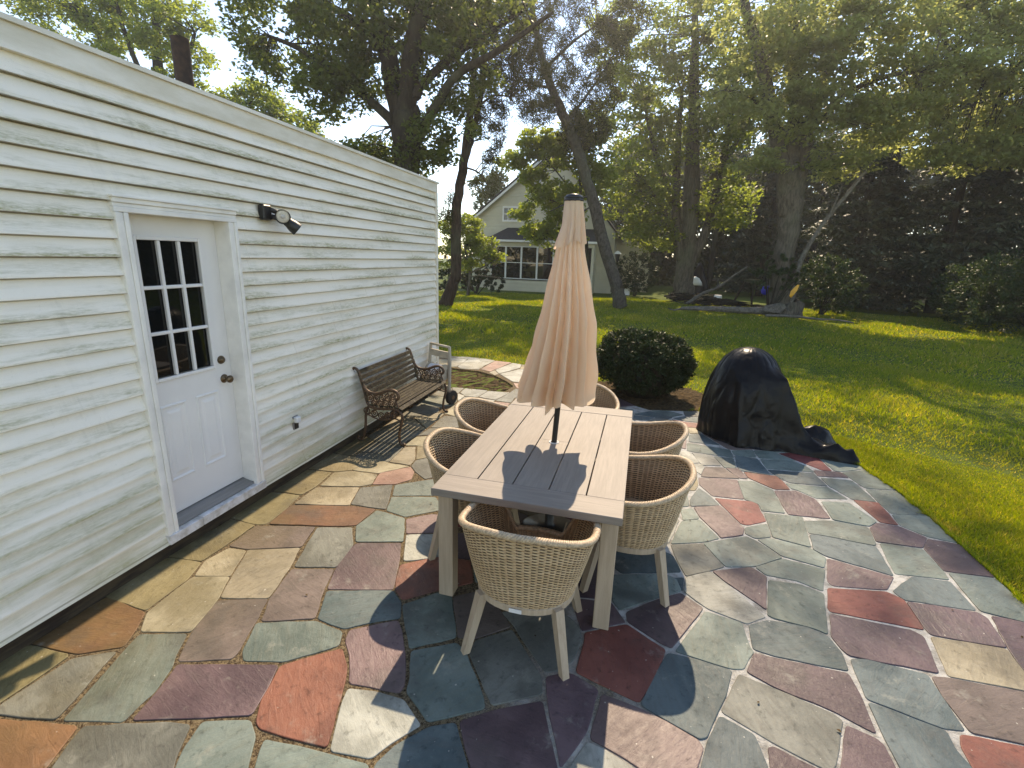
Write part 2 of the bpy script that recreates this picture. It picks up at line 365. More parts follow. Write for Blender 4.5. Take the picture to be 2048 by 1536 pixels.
M_WICKER_BACK = simple('wicker_lining', (.15,.10,.055), .8, nscale=60, namt=.4)
M_WICKER_RIM = simple('wicker_braid', (.58,.43,.275), .5, nscale=70, namt=.45)
def fabric_mat():
    m, t, b, o = new_mat('tan_canopy_fabric'); v = coords(t); f = noise(t, v, 4, 4); w = noise(t, coords(t, (1,1,1)), 380, 2)
    L(t, mixc(t, ramp(t, f, .3, .7), (.89,.71,.545), (.85,.66,.49)), b.inputs['Base Color']); b.inputs['Roughness'].default_value = .85; b.inputs['Specular IOR Level'].default_value = .15
    tr = nd(t, 'ShaderNodeBsdfTranslucent'); tr.inputs[0].default_value = (.89,.71,.53,1)
    mx = nd(t, 'ShaderNodeMixShader', i_0=.42); L(t, b.outputs[0], mx.inputs[1]); L(t, tr.outputs[0], mx.inputs[2]); L(t, mx.outputs[0], o.inputs[0])
    bump(t, b, math_(t, 'ADD', w, math_(t, 'MULTIPLY', noise(t, coords(t, (3,3,1)), 6, 4), 1.5)), .25, .006); return m
M_CANOPY = fabric_mat()
M_PLASTICBLACK = simple('black_plastic', (.013,.013,.013), .35, nscale=30, namt=.3)
M_CASTIRON = simple('rusty_cast_iron', (.15,.082,.042), .55, nscale=26, col2=(.06,.035,.022), bumps=.3, metal=.25)
def slat2():
    m, t, b, o = new_mat('lichened_bench_slat'); v = coords(t, (3,1.2,3), 'Position'); f = noise(t, v, 9, 6, .7); g = noise(t, coords(t, kind='Position'), 30, 5, .7)
    c = mixc(t, ramp(t, f, .4, .62), (.018,.013,.009), (.05,.04,.022)); c = mixc(t, math_(t, 'MULTIPLY', ramp(t, g, .52, .68), .5), c, (.20,.18,.12))
    L(t, c, b.inputs['Base Color']); b.inputs['Roughness'].default_value = .7; b.inputs['Specular IOR Level'].default_value = .15; bump(t, b, g, .4, .005); return m
M_SLAT = slat2()
M_CART = simple('beige_plastic', (.46,.40,.30), .5, nscale=12, namt=.25)
M_RUBBER = simple('black_rubber', (.02,.018,.016), .8, nscale=30, namt=.4)
M_WHITEPL = simple('white_plastic', (.75,.75,.73), .4, nscale=10, namt=.1)
def vinyl_mat():
    m, t, b, o = new_mat('black_vinyl_cover'); b.inputs['Base Color'].default_value = (.0035,.0037,.0048,1); b.inputs['Specular IOR Level'].default_value = .16
    v = coords(t); w = nd(t, 'ShaderNodeVectorMath'); w.operation = 'ADD'; L(t, v, w.inputs[0]); L(t, noise(t, v, 2.5, 3, .5, 1), w.inputs[1])
    def creases(sc, vec, width):
        vo = nd(t, 'ShaderNodeTexVoronoi', i_Scale=sc); vo.feature = 'DISTANCE_TO_EDGE'; L(t, vec, vo.inputs['Vector']); return ramp(t, vo.outputs['Distance'], 0, width)
    st = nd(t, 'ShaderNodeMapping'); L(t, w.outputs[0], st.inputs[0]); st.inputs['Scale'].default_value = (1.6,1.6,.55)
    c1 = creases(1.7, st.outputs[0], .30); n = noise(t, v, 3, 3, .5)
    L(t, math_(t, 'ADD', math_(t, 'MULTIPLY', noise(t, v, 8, 4), .15), .24), b.inputs['Roughness'])
    bump(t, b, math_(t, 'ADD', math_(t, 'MULTIPLY', c1, .9), math_(t, 'MULTIPLY', n, .2)), .2, .03); return m
M_VINYL = vinyl_mat()
def clap_mat(name, c, pitch):
    m, t, b, o = new_mat(name); pos = nd(t, 'ShaderNodeNewGeometry').outputs['Position']; sx = nd(t, 'ShaderNodeSeparateXYZ'); L(t, pos, sx.inputs[0])
    fr = math_(t, 'FRACT', math_(t, 'MULTIPLY', sx.outputs[2], 1/pitch)); n = noise(t, pos, 1.2, 4)
    cc = mixc(t, ramp(t, n, .3, .7), c, tuple(x*.88 for x in c))
    L(t, cc, b.inputs['Base Color']); b.inputs['Roughness'].default_value = .6; bump(t, b, math_(t, 'SUBTRACT', 1.0, fr), 1.0, .03); return m
M_CLAP = clap_mat('cream_clapboard', (.56,.53,.40), .2)
M_SHINGLE = simple('dark_roof_shingles', (.035,.03,.027), .9, nscale=6, namt=.5)
M_WHITE = simple('white_painted_wood', (.80,.80,.78), .5, nscale=5, namt=.06)

STONE_DATA = """
T 310,1760 300,2033 237,2199 -13,2174 -15,1781
O 201,1421 280,1427 450,1524 390,1640 321,1743 -4,1775 -9,1410
T 242,1026 246,1128 253,1393 235,1407 -9,1397 -55,1189
H 288,1086 432,1108 569,1137 448,1489 286,1393 264,1118
G 854,1206 842,1302 845,1359 796,1490 753,1548 683,1682 449,1609 480,1505 603,1141
Y 675,1698 684,1712 616,1956 527,2132 313,2067 315,1998 333,1763 341,1741 434,1630
K 700,1694 794,1528 1036,1614 1031,1666 985,1778 958,1871 897,2031 628,1937
Y 894,2039 821,2311 740,2526 421,2403 541,2136 624,1963
Y 318,2084 522,2141 412,2394 278,2383 248,2220 305,2096
T 229,2214 236,2676 6,2686 -33,2191
K 412,2412 539,2464 739,2538 672,2787 247,2669 266,2404
T 227,2692 290,2712 303,2746 287,2946 246,3169 -39,3143 -32,2716
T 251,3189 272,3341 237,3639 -40,3617 -49,3178
O 856,2860 947,2900 963,3161 740,3140 295,3007 323,2722
Y 727,3153 638,3450 288,3337 301,3035
Y 629,3473 706,3544 655,3732 387,3723 257,3646 300,3380
H 967,3179 1043,3186 887,3592 653,3455 733,3173
G 1245,3127 1497,3330 1339,3493 990,3385 1061,3167
G 1468,3573 1337,3912 1120,3753 917,3592 989,3409
S 908,3609 996,3737 959,3883 874,3980 669,3771 718,3541
Y 647,3763 856,3998 635,3999 511,4047 343,3990 379,3839 390,3748
T 257,3669 379,3744 375,3838 324,3984 240,4021 -44,4033 -43,3639
T 221,4042 209,4457 -23,4620 -50,4059
H 320,3982 616,4030 582,4418 558,4454 225,4462 244,4023
Y 851,4021 840,4144 703,4459 599,4408 629,4022
H 974,3894 1116,3784 1214,3905 1033,4343 859,4138 875,4004
Y 700,4503 1081,4500 907,4945 586,4732 573,4459
H 895,4975 1026,5127 827,5149 617,5038 582,4780
H 996,5209 931,5581 610,5529 595,5398 614,5074
W 340,6576 391,6610 376,6894 195,6856
W 541,6481 729,6496 762,6887 398,6880 419,6621
W 1017,6452 1110,6899 776,6880 747,6511
W 626,6139 885,6135 1008,6333 1020,6416 748,6462 551,6443 544,6199
W 533,6208 534,6478 398,6569
H 1262,6401 1255,6666 1426,6815 1148,7160 1117,6872 1034,6421
S 1005,5986 1243,6145 1255,6373 1044,6359
W -264,8261 -293,8926 -437,8943 -664,8898 -409,8201
W -131,8139 190,8184 200,8454 26,8808 -90,9039 -275,8934 -247,8268
W -291,8979 -107,9058 17,8805 182,8511 249,9054 69,9133 -262,9172 -504,9155 -554,8972
S 439,8116 470,8299 602,9001 267,9030 219,8213
W 623,8027 669,8127 862,8591 827,8901 632,8964 484,8283
W 995,7570 1159,7564 1081,8505 881,8511 650,7997
S 1141,7221 1436,6876 1181,7469 1027,7477
B 2965,6227 3149,6272 3229,6408 2969,6414
B 3243,6434 3368,6371 3470,6494 3346,6607 3183,6687 2969,6470
G 3458,6512 3619,6682 3455,6786 3204,6719
H 3647,6634 3868,6660 3872,6867 3639,6854
B 3628,6400 3839,6413 3863,6614 3631,6597 3475,6474
R 3625,6156 3813,6184 3832,6349 3624,6357 3452,6408
Y 3639,5916 3770,5962 3792,6157 3635,6140
B 3606,5628 3938,5628 3780,5948 3623,5875
G 3558,5328 3598,5312 4024,5282 4026,5508 3580,5578
W 3459,4935 3649,5020 3586,5293 3498,5308 3433,5056
W 3667,4960 3856,5010 3809,5267 3600,5283
G 3885,4969 3998,4994 4019,5253 3820,5249
G 4053,5363 4265,5371 4275,5593 4038,5491
B 4021,5123 4023,4944 4300,4921 4292,5078 4268,5336 4055,5350
G 4298,5360 4664,5414 4466,5637 4282,5574
G 4309,5084 4765,5148 4722,5299 4605,5394 4302,5334
P 3987,4748 4067,4774 4021,4989 3893,4958
R 4079,4778 4164,4693 4263,4596 4403,4631 4384,4810 4352,4915 4301,4910 4059,4914
B 4381,4866 4447,4797 4779,4828 4747,5117 4308,5059
P 4767,5051 5058,5111 5030,5235 4775,5193
K 3629,4665 3985,4736 3870,4963 3696,4918 3634,4714
W 3582,4793 3629,4712 3686,4915 3660,4984 3483,4925
P 3589,4473 3677,4270 3940,4292 3957,4704 3837,4687 3602,4633
G 3949,4285 4007,4265 4048,4232 4047,4115 4230,4130 4243,4569 4107,4719 3962,4683
R 3834,3832 3880,3824 4042,3938 4034,4111 4042,4221 4015,4268 3965,4262 3692,4231
P 3524,3843 3626,3616 3642,3560 3814,3656 3842,3765 3717,4099 3493,4001
B 3472,4122 3470,4011 3712,4106 3657,4249 3576,4394
G 3380,3912 3383,3746 3512,3811 3474,3977
G 3268,3365 3514,3468 3627,3549 3517,3796 3374,3727
H 3287,3222 3342,2995 3517,3114 3608,3182 3498,3436 3267,3351
G 3620,3186 3821,3253 4031,3416 3899,3594 3838,3642 3504,3445
G 3837,3684 3900,3633 4018,3691 4039,3893 3857,3778
G 4036,3693 4279,3631 4326,3925 4356,4102 4061,4077 4050,3908
P 4255,4116 4579,4148 4570,4494 4454,4616 4254,4562
G 4469,4642 4585,4518 4866,4589 4771,4804 4404,4766 4423,4659
G 4035,3442 4283,3376 4339,3510 4267,3614 4016,3669 3911,3623
G 3874,3167 4053,3164 4187,3094 4283,3359 4038,3406 3818,3241
P 3587,3016 3786,2799 3867,3145 3790,3229 3522,3105
W 3318,2828 3443,2706 3648,2638 3770,2733 3508,3095 3340,2978
B 4290,3601 4350,3536 4720,3418 4759,3732 4761,3786 4420,3824 4328,3817
P 4256,3215 4271,3175 4602,3233 4714,3402 4347,3506
R 4163,2929 4165,2894 4645,2883 4662,3152 4589,3209 4231,3137
G 4328,3842 4427,3844 4765,3804 4783,3841 4830,4090 4588,4118 4355,4044
G 4598,4204 4594,4136 4845,4110 4939,4212 4846,4511 4611,4459
R 4964,4212 5092,4204 5108,4599 4909,4588
G 4798,4834 4902,4600 5099,4611 5068,5045 4781,5014
G 5123,4897 5396,4942 5314,5392 5043,5233
G 5113,4601 5127,4410 5424,4465 5396,4921 5114,4872
G 5105,4200 5236,4074 5427,4040 5425,4453 5127,4393
P 4800,3867 5107,3879 5215,4052 5089,4179 4928,4184 4839,4077
P 5115,3868 5096,3591 5403,3608 5416,4019 5216,4031
G 4742,3447 5073,3481 5089,3575 5096,3856 4817,3851
B 4669,3150 5056,3170 5068,3460 4844,3444 4636,3229
G 5082,3171 5279,3137 5428,3062 5398,3329 5393,3591 5115,3566
P 4657,2901 4663,2848 5026,2856 5077,3103 5052,3148 4674,3137
P 5032,2846 5006,2692 5057,2508 5418,3047 5273,3127 5116,3136
Y 4587,2532 4911,2539 5050,2497 4996,2676 5017,2840 4654,2830
P 4096,2666 4116,2579 4138,2539 4547,2540 4588,2706 4612,2818 4572,2855 4156,2869
B 4112,2258 4388,2181 4478,2194 4484,2513 4219,2535 4136,2514
K 4486,2376 4500,2190 4699,2193 4833,2173 5041,2483 4902,2524 4579,2517 4502,2504
R 4415,2096 4406,2000 4401,1834 4672,1909 4822,2157 4688,2176 4448,2165
B 4102,2055 4104,1915 4113,1753 4381,1828 4400,1990 4380,2075 4393,2167 4110,2239
P 3859,1846 3767,1657 4075,1743 4082,1929 4083,2012 4065,2037 3958,2073
P 3576,2266 3688,2207 3921,2141 4072,2063 4089,2270 4083,2405 3735,2404 3641,2411
H 3412,1987 3612,1890 3807,1817 3839,1854 3949,2094 3910,2124 3685,2195 3536,2240
P 3571,1757 3564,1600 3733,1647 3795,1803 3607,1868 3582,1854
B 3331,1813 3290,1686 3247,1512 3557,1598 3561,1754 3546,1850 3537,1907 3402,1963
M 2835,1686 2898,1669 3046,1617 3145,1483 3210,1501 3270,1681 3307,1776 3290,1810 3156,1864 3039,1899 2867,1927
W 2766,1538 2732,1368 3099,1470 3034,1602 2895,1655 2824,1669 2789,1596
B 3094,2042 3049,1921 3157,1873 3297,1819 3330,1836 3397,1988 3446,2085 3502,2253 3328,2278 3189,2279
R 2753,2234 2740,2114 2732,2022 3039,1932 3094,2049 3177,2299 2969,2429 2747,2296
P 2976,2456 3166,2337 3211,2325 3414,2699 3293,2805 3174,2722 2967,2533
G 3388,2598 3229,2305 3505,2267 3563,2283 3638,2421 3625,2453 3620,2636 3425,2674
B 3642,2440 3739,2422 4090,2423 4105,2547 4076,2664 4031,2690 3985,2709 3777,2705 3659,2629
G 3785,2750 3814,2733 4026,2709 4079,2681 4131,2875 4185,3068 4064,3128 3871,3112
G 2881,2615 2929,2539 3166,2733 3298,2831 3275,2942 3207,2976 2868,2862
B 3287,2848 3307,2839 3327,2974 3240,2943
P 1072,2603 1109,2399 1177,2209 1559,2323 1482,2540 1378,2787 1082,2689
G 1383,2808 1251,3098 987,3143 957,2891 1065,2709
H 759,2582 841,2339 1100,2413 1067,2665 938,2860 696,2784
K 909,2026 990,1872 1257,1975 1157,2198 1103,2386 843,2312
M 1360,2912 1624,3013 1535,3235 1424,3224 1269,3096
W 1492,2606 1560,2633 1733,2745 1635,2988 1370,2892
R 1532,2421 1576,2324 1661,2255 1825,2394 1890,2438 2009,2524 1920,2731 1709,2714 1577,2620 1492,2555
B 1276,1977 1460,1952 1596,2051 1714,2111 1661,2228 1562,2310 1184,2194
G 1050,1672 1103,1621 1298,1674 1428,1775 1498,1838 1460,1929 1274,1956 973,1853
P 829,1466 862,1345 886,1222 997,1261 1154,1311 1358,1382 1327,1524 1284,1644 811,1510
R 1444,1341 1583,1340 1768,1347 1683,1578 1622,1723 1527,1825 1300,1643 1350,1455 1406,1361
M 1593,1796 1682,1650 1937,1668 1939,1716 1900,1804 1772,2021 1713,2090 1633,2042 1493,1948 1514,1878
W 1968,1356 2008,1428 2100,1546 2066,1569 1970,1639 1828,1642 1693,1621 1710,1545 1791,1338
G 1210,1178 1240,1121 1333,978 1618,1057 1508,1196 1450,1302 1374,1359 1182,1297
G 1545,1197 1636,1062 2043,1176 1969,1331 1750,1321 1498,1304 1514,1257
H 858,845 1315,973 1240,1101 1206,1145 1143,1271 1037,1254 716,1146 740,1071 781,988
O 653,788 832,838 760,974 717,1076 693,1136 342,1072 216,1041
G 2070,2067 1924,2376 1835,2370 1681,2212 1727,2135 1863,1927
G 1951,1757 1967,1683 2126,1569 2348,1701 2323,1758 2159,1979 2088,2028 1882,1908
K 2083,2071 2175,2089 2336,2226 2223,2356 2056,2444 1942,2362
H 2322,1793 2377,1726 2589,1850 2566,1944 2491,2031 2350,2205 2182,2074 2178,1981
H 2353,2241 2488,2082 2577,1981 2646,2008 2706,2091 2734,2240 2692,2355 2610,2414 2440,2390 2257,2322
P 2618,1836 2724,1539 2734,1542 2813,1714 2849,1945 2715,2003 2662,1990 2590,1948
P 2379,1430 2459,1292 2765,1377 2721,1507 2687,1587 2598,1811 2383,1696 2261,1608
B 2061,1181 2438,1286 2363,1425 2246,1595 2142,1544 2041,1431 1998,1335
W 2076,6898 2072,6550 2148,6489 2499,6525 2533,6616 2363,6951 2166,6978
R 5229,6041 4801,5988 4763,5689 4942,5597 5272,5747
T 4723,789 4369,629 4354,585 4486,295 4910,329 4975,525 4965,604
G 1384,4925 1529,4854 1786,4958 1844,5212 1810,5268 1460,5339
Y -643,8783 -902,8696 -727,8205 -427,8180
R 3320,1220 3207,1106 3240,851 3474,744 3656,892 3611,1173
G 1891,647 2351,368 2393,397 2429,837 2324,898 1938,735
G 1665,6306 1271,6293 1266,6207 1508,5814 1714,5862 1820,6021
H -1465,8835 -1417,8578 -1180,8506 -928,8694 -1176,9024
G 2997,164 2821,135 2695,-166 2777,-235 3080,-208 3174,-22
W 1666,7136 1341,7376 1256,7373 1257,7343 1486,6810 1564,6825 1679,6975
H -3000,8865 -3000,8728 -2595,8505 -2360,8764 -2558,8984
G 2251,7819 1743,7720 1917,7373 2090,7339 2424,7611
P 3907,814 3926,449 4332,593 4346,637 4136,984
G 2600,7400 2440,7592 2107,7321 2172,7002 2367,6975 2678,7289
P 2692,7269 2386,6960 2551,6634 2966,6877
G 2242,5157 2313,4962 2574,4854 2647,4886 2789,5337 2760,5365 2371,5373
W 4060,6133 4288,5947 4625,6166 4625,6256 4234,6484
P 1311,4887 1124,4565 1418,4393 1562,4434 1589,4478 1518,4832 1370,4905
G 2950,6480 2955,6682 2544,6576 2521,6515 2625,6324 2786,6313
R 2493,3861 2402,3405 2741,3266 2871,3384 2897,3541 2717,3806
Y 614,6119 552,6028 551,5639 717,5567 779,5577 960,5745 922,6114
H 2249,-512 2606,-172 2264,112 2225,89 2102,-242
G -1177,8235 -752,8204 -924,8668 -1166,8487
B 1866,5201 1810,4953 2023,4722 2290,4957 2220,5147
G 1978,3026 1936,2745 2027,2533 2412,2823 2217,3066
G 2153,4388 1837,4028 1831,3934 1924,3828 2429,3935 2431,4033
G 3015,626 3118,428 3355,384 3506,549 3465,721 3231,828
G 3493,5368 3179,5469 2994,5328 3174,5073 3421,5088
P 3206,5797 3078,5928 2741,5786 2777,5382 2808,5352 2973,5343 3166,5489
H 3936,1303 4149,1046 4403,1185 4378,1547 4222,1685
P 918,4971 1077,4566 1286,4893 993,5058
T 3888,386 3566,-8 3669,-198 4038,-170 4151,31
G 1696,6958 1586,6814 1794,6528 2048,6555 2052,6894
T 1242,8680 1100,8522 1123,8243 1372,8237 1520,8518
W 1921,5567 1717,5838 1509,5790 1375,5599 1388,5446 1457,5364 1810,5292
P 994,779 1259,436 1636,644 1420,981 1324,955 1013,868 984,835
T 70,494 383,547 506,850 230,1010 163,1047 70,1032
K 3803,6080 3791,5971 4008,5531 4061,5523 4309,5630 4276,5926 4042,6117
T 1935,3543 2334,3390 2377,3407 2470,3872 2436,3912 1932,3805
Y 656,289 1114,139 1235,253 1244,417 990,744
H 4672,1073 4416,1165 4157,1023 4364,653 4712,810
W 2510,5958 2730,5807 2938,5895 2946,6278 2626,6300
T 70,-138 637,-446 705,-257 560,101 128,-23 70,-129
H 70,4579 208,4482 520,4475 572,4853 577,4954 70,4758
H 70,5328 248,5348 466,5658 394,5817 70,5880
G 4307,5865 4525,5601 4739,5691 4778,5994 4635,6144 4310,5932
B 3027,4076 2740,3815 2914,3559 3324,3788 3106,4069
P 1651,3002 1757,2738 1912,2750 1955,3033 1895,3095
R 4842,1246 4737,1571 4402,1542 4426,1187 4680,1096
G 3030,4685 2656,4864 2585,4833 2520,4580 2707,4339 2788,4340
H 3616,6069 3615,6135 3442,6388 3255,6412 3108,6164 3093,5947 3224,5813 3601,5851
P 4362,1802 4335,1616 4393,1565 4739,1595 4888,1818 4842,1935
B 3312,3033 3268,3214 3109,3277 2753,3128 2752,3074 2926,2903
G 2220,5631 2324,5902 2081,6064 1841,6009 1736,5852 1940,5582
G 1104,-84 1219,-255 1598,-285 1651,-200 1637,46 1249,233 1129,120
Y 581,7892 623,7985 481,8247 442,8041
W 2893,641 2670,891 2453,834 2418,401 2629,380
K 2343,3368 2236,3081 2429,2840 2728,3075 2731,3244 2388,3385
H 4836,2142 4813,2104 4814,2070 4911,1826 5250,1698 5329,2306 4975,2349
H 4269,-558 4601,-596 4703,-292 4354,72 4174,22 4059,-182
R 4245,6505 4635,6279 4895,6587 4874,6688 4559,6909 4433,6882
T 3565,4420 3591,4739 3155,4637 3276,4333 3529,4326
G 2670,1330 2255,1214 2335,920 2443,856 2618,902 2706,1340
G 1610,4466 1584,4424 1826,4053 2139,4409 2011,4582
P 2442,2819 2635,2581 2861,2617 2843,2950 2739,3053
W 1299,4067 1376,3866 1807,3940 1813,4029 1565,4410 1426,4370
G 3127,4082 3254,3918 3450,4004 3455,4304 3274,4309
R 4542,5582 4857,5227 4955,5243 4930,5576 4750,5669
P 1821,600 1803,197 2214,110 2255,134 2337,348 1875,629
G 4373,87 4711,-266 4901,304 4486,271
G 1262,5370 1034,5106 1043,5057 1304,4910 1360,4927 1438,5350 1374,5426
G -1698,8888 -1858,8632 -1645,8396 -1441,8573 -1489,8831
Y 70,4783 590,4985 251,5324 70,5304
T 3920,6922 3888,6657 4223,6516 4417,6904 4389,6945
P 2486,5963 2604,6311 2501,6501 2155,6465 2096,6083 2340,5920
H 1542,7949 1161,7783 1183,7515 1234,7396 1341,7400 1717,7711 1621,7922
T 900,8880 848,8890 889,8531 1070,8525 1221,8692
W 1072,4541 1028,4406 1220,3942 1402,4375 1105,4548
G 2789,4316 2707,4315 2455,4032 2453,3930 2490,3886 2721,3830 3006,4089
G -2279,8765 -2095,8620 -1880,8642 -1717,8903 -1873,9222 -1948,9220
T 2347,5897 2242,5621 2371,5397 2752,5389 2717,5787 2493,5940
G -1640,8277 -1200,8270 -1190,8484 -1425,8555 -1635,8374
T 1533,3461 1858,3474 1911,3539 1908,3810 1814,3917 1385,3843
H 2816,1179 2688,907 2916,652 2996,641 3216,847 3183,1101
R 2040,1154 1864,1105 1938,761 2310,919 2232,1208
P 1661,49 1675,-192 2081,-230 2200,88 1794,174
P 981,5732 933,5687 1006,5269 1364,5448 1351,5594
H 727,-265 656,-464 685,-600 1066,-600 1199,-268 1087,-102
P 2811,5328 2671,4883 3046,4704 3155,5059 2971,5319
G -2133,8304 -2111,8602 -2300,8751 -2339,8751 -2581,8486 -2583,8337
Y -2530,9238 -2542,9002 -2339,8775 -2302,8775 -1975,9224
R 2228,2380 2567,2428 2616,2566 2425,2802 2093,2536
K 4649,6259 4649,6164 4795,6011 5225,6064 5220,6100 5015,6565 4938,6601
P 3451,27 3197,-31 3101,-218 3342,-600 3486,-600 3649,-211 3544,-16
P 2222,5607 1943,5558 1831,5280 1864,5225 2223,5171 2351,5386
P 5244,1675 4906,1802 4759,1582 4864,1254 5147,1247
T 479,719 406,540 642,310 914,698 848,822
H -680,9150 -1156,9180 -1161,9044 -1009,8850 -479,8955 -393,9108
P 5142,1223 4860,1230 4696,1077 4736,810 5001,606
T 70,-600 660,-600 633,-471 94,-178
G 3068,4696 3140,4658 3481,4738 3416,5039 3177,5049
Y -3000,8300 -2607,8293 -2605,8483 -3000,8700
P 3512,-600 4235,-600 4250,-572 4038,-194 3671,-222
G 2100,8000 1863,8215 1644,7930 1739,7744 2233,7840
H 3522,531 3372,368 3463,48 3549,8 3850,389
K 2033,4700 2028,4600 2157,4425 2497,4585 2560,4834 2306,4939
H -2087,8597 -2109,8302 -1800,8280 -1664,8278 -1659,8375 -1878,8618
T 1272,6317 1665,6330 1751,6477 1487,6786 1405,6770 1291,6671
G 5263,5717 4954,5577 4979,5247 5046,5258 5315,5416
G 1259,255 1646,68 1779,193 1797,597 1655,627 1268,414
P 1550,8500 1392,8225 1549,7971 1625,7946 1845,8231
P 3803,1302 3634,1178 3679,896 3893,833 4129,1009 3915,1291
T 2279,130 2628,-159 2672,-158 2798,143 2627,356 2408,378 2361,346
G 2791,1364 2847,1196 3133,1136 3219,1483
H -1695,8912 -1481,8853 -1185,9047 -1180,9181 -1800,9220 -1841,9221
H 160,6830 70,6800 70,6321 404,6409 186,6831
H 70,36 124,1 559,125 638,254 633,286 387,524 70,470
G 2629,-183 2257,-537 2253,-600 2796,-600 2761,-254 2676,-182
P 1159,7808 1524,7967 1372,8213 1125,8219
G 1670,-216 1617,-300 1651,-600 2229,-600 2233,-535 2081,-254
T 2083,7316 1913,7350 1689,7138 1703,6981 2061,6917 2149,6995
P 3847,6312 4087,6241 4212,6494 3885,6632
H 1092,-600 1627,-600 1593,-309 1221,-279
G 523,6177 442,6394 70,6296 70,5905 397,5841 519,6022
P 967,5937 989,5755 1358,5617 1488,5801 1277,6144
R 3485,1557 3306,1507 3327,1244 3618,1196 3785,1318 3653,1604
W 3247,3365 3354,3731 3338,3768 2921,3536 2896,3386 3093,3308
G 1638,1042 1444,987 1660,650 1808,620 1866,652 1917,746 1841,1098
Y 271,5338 573,5037 563,5608 484,5642
B 3908,400 4170,46 4350,96 4465,283 4335,569 3923,422
P 3582,5825 3230,5790 3190,5491 3542,5378
K 1795,6504 1692,6330 1744,6210 1840,6034 2072,6087 2131,6471 2056,6532
G 1611,4491 2004,4605 2009,4701 1793,4935 1543,4833
T 713,4486 854,4163 968,4297 1048,4545 981,4579
B 3438,49 3349,361 3117,404 3015,180 3193,-7
K 1875,3457 1860,3168 1972,3050 2213,3090 2318,3370 1927,3520
T 5380,2700 5393,2974 5072,2495 5343,2415
H 3748,1631 3711,1536 3808,1326 3916,1315 4103,1567 4094,1728
K 2170,4405 2444,4055 2686,4327 2503,4562
P 2820,-600 3313,-600 3081,-232 2786,-259
R 3054,4677 2810,4330 3029,4100 3106,4094 3254,4322 3129,4637
P 2955,2460 2871,2594 2639,2557 2730,2309 2957,2445
R 3529,554 3871,407 3903,436 3883,810 3671,873 3489,725
B 2914,628 2650,367 2817,158 2993,188 3097,417 2992,617
R 1521,3324 1616,3087 1836,3172 1851,3450 1669,3443
G -3000,8890 -2565,9007 -2554,9239 -3000,9250
B 1365,7389 1676,7158 1894,7365 1724,7686
H 580,114 724,-240 1080,-78 1104,117 656,238
"""
# ================================================================ SETTING: lawn, patio, path, bed
g = MB(); g.add([(-160,-60,-.035),(160,-60,-.035),(160,220,-.035),(-160,220,-.035)], [(0,1,2,3)])
lawn = struct(obj('lawn', g, M_GROUND))
PATIO = [(-.02,-.6),(4.6,-.6),(5.0,.6),(5.25,1.7),(5.38,2.7),(5.405,3.33),(5.415,4.03),(5.425,4.47),(5.395,4.93),(5.315,5.39),(5.275,5.69),(5.2,6.1),(5.0,6.6),(4.5,6.95),(3.88,6.92),(3.18,6.74),(2.95,6.9),(1.02,6.95),(1.0,6.92),(.57,6.84),(.16,6.83),(-.02,6.8)]
PATH = [(1.03,6.96),(2.94,6.91),(2.6,7.4),(2.1,8.0),(1.55,8.5),(.9,8.88),(.2,9.02),(-.68,9.15),(-1.8,9.22),(-3.0,9.25),(-3.0,8.3),(-1.8,8.28),(-.7,8.2),(-.35,8.14),(.25,8.08),(.62,7.85),(.9,7.55),(1.07,7.3)]
patio = struct(obj('patio', MB().prism(PATIO, -.06, -.0045), M_MORTAR))
path = struct(obj('garden_path', MB().prism(PATH, -.06, -.005), M_MORTAR))
BED = [(.0,6.8),(.16,6.84),(.57,6.85),(1.0,6.93),(1.06,7.3),(.89,7.54),(.61,7.84),(.25,8.07),(-.35,8.13),(-.9,8.19),(-.9,6.8)]
def relief_disc(name, poly, z, amp, mat, step=.06):
    mb = MB(); xs = [p[0] for p in poly]; ys = [p[1] for p in poly]
    nx = int((max(xs)-min(xs))/step)+2; ny = int((max(ys)-min(ys))/step)+2; idx = {}
    def inside(x, y):
        r = False
        for i in range(len(poly)):
            (x1,y1),(x2,y2) = poly[i], poly[i-1]
            if (y1 > y) != (y2 > y) and x < (x2-x1)*(y-y1)/(y2-y1)+x1: r = not r
        return r
    for i in range(nx):
        for j in range(ny):
            x = min(xs)+i*step; y = min(ys)+j*step
            idx[i,j] = len(mb.v); mb.v.append((x+random.uniform(-.02,.02), y+random.uniform(-.02,.02), z+random.uniform(-amp,amp)))
    for i in range(nx-1):
        for j in range(ny-1):
            if inside(min(xs)+(i+.5)*step, min(ys)+(j+.5)*step): mb.f.append((idx[i,j],idx[i+1,j],idx[i+1,j+1],idx[i,j+1]))
    return obj(name, mb, mat, None, False)
bed = struct(relief_disc('mulch_bed', BED, -.03, .02, M_SOIL))
bed2 = struct(relief_disc('mulch_bed', [(2.3+.0,7.0),(2.95,6.93),(3.2,6.78),(3.9,6.95),(4.25,7.0),(4.3,7.5),(3.9,8.3),(3.1,8.6),(2.35,8.2),(2.1,7.7)], -.018, .016, M_SOIL))
from mathutils import noise as mnoise
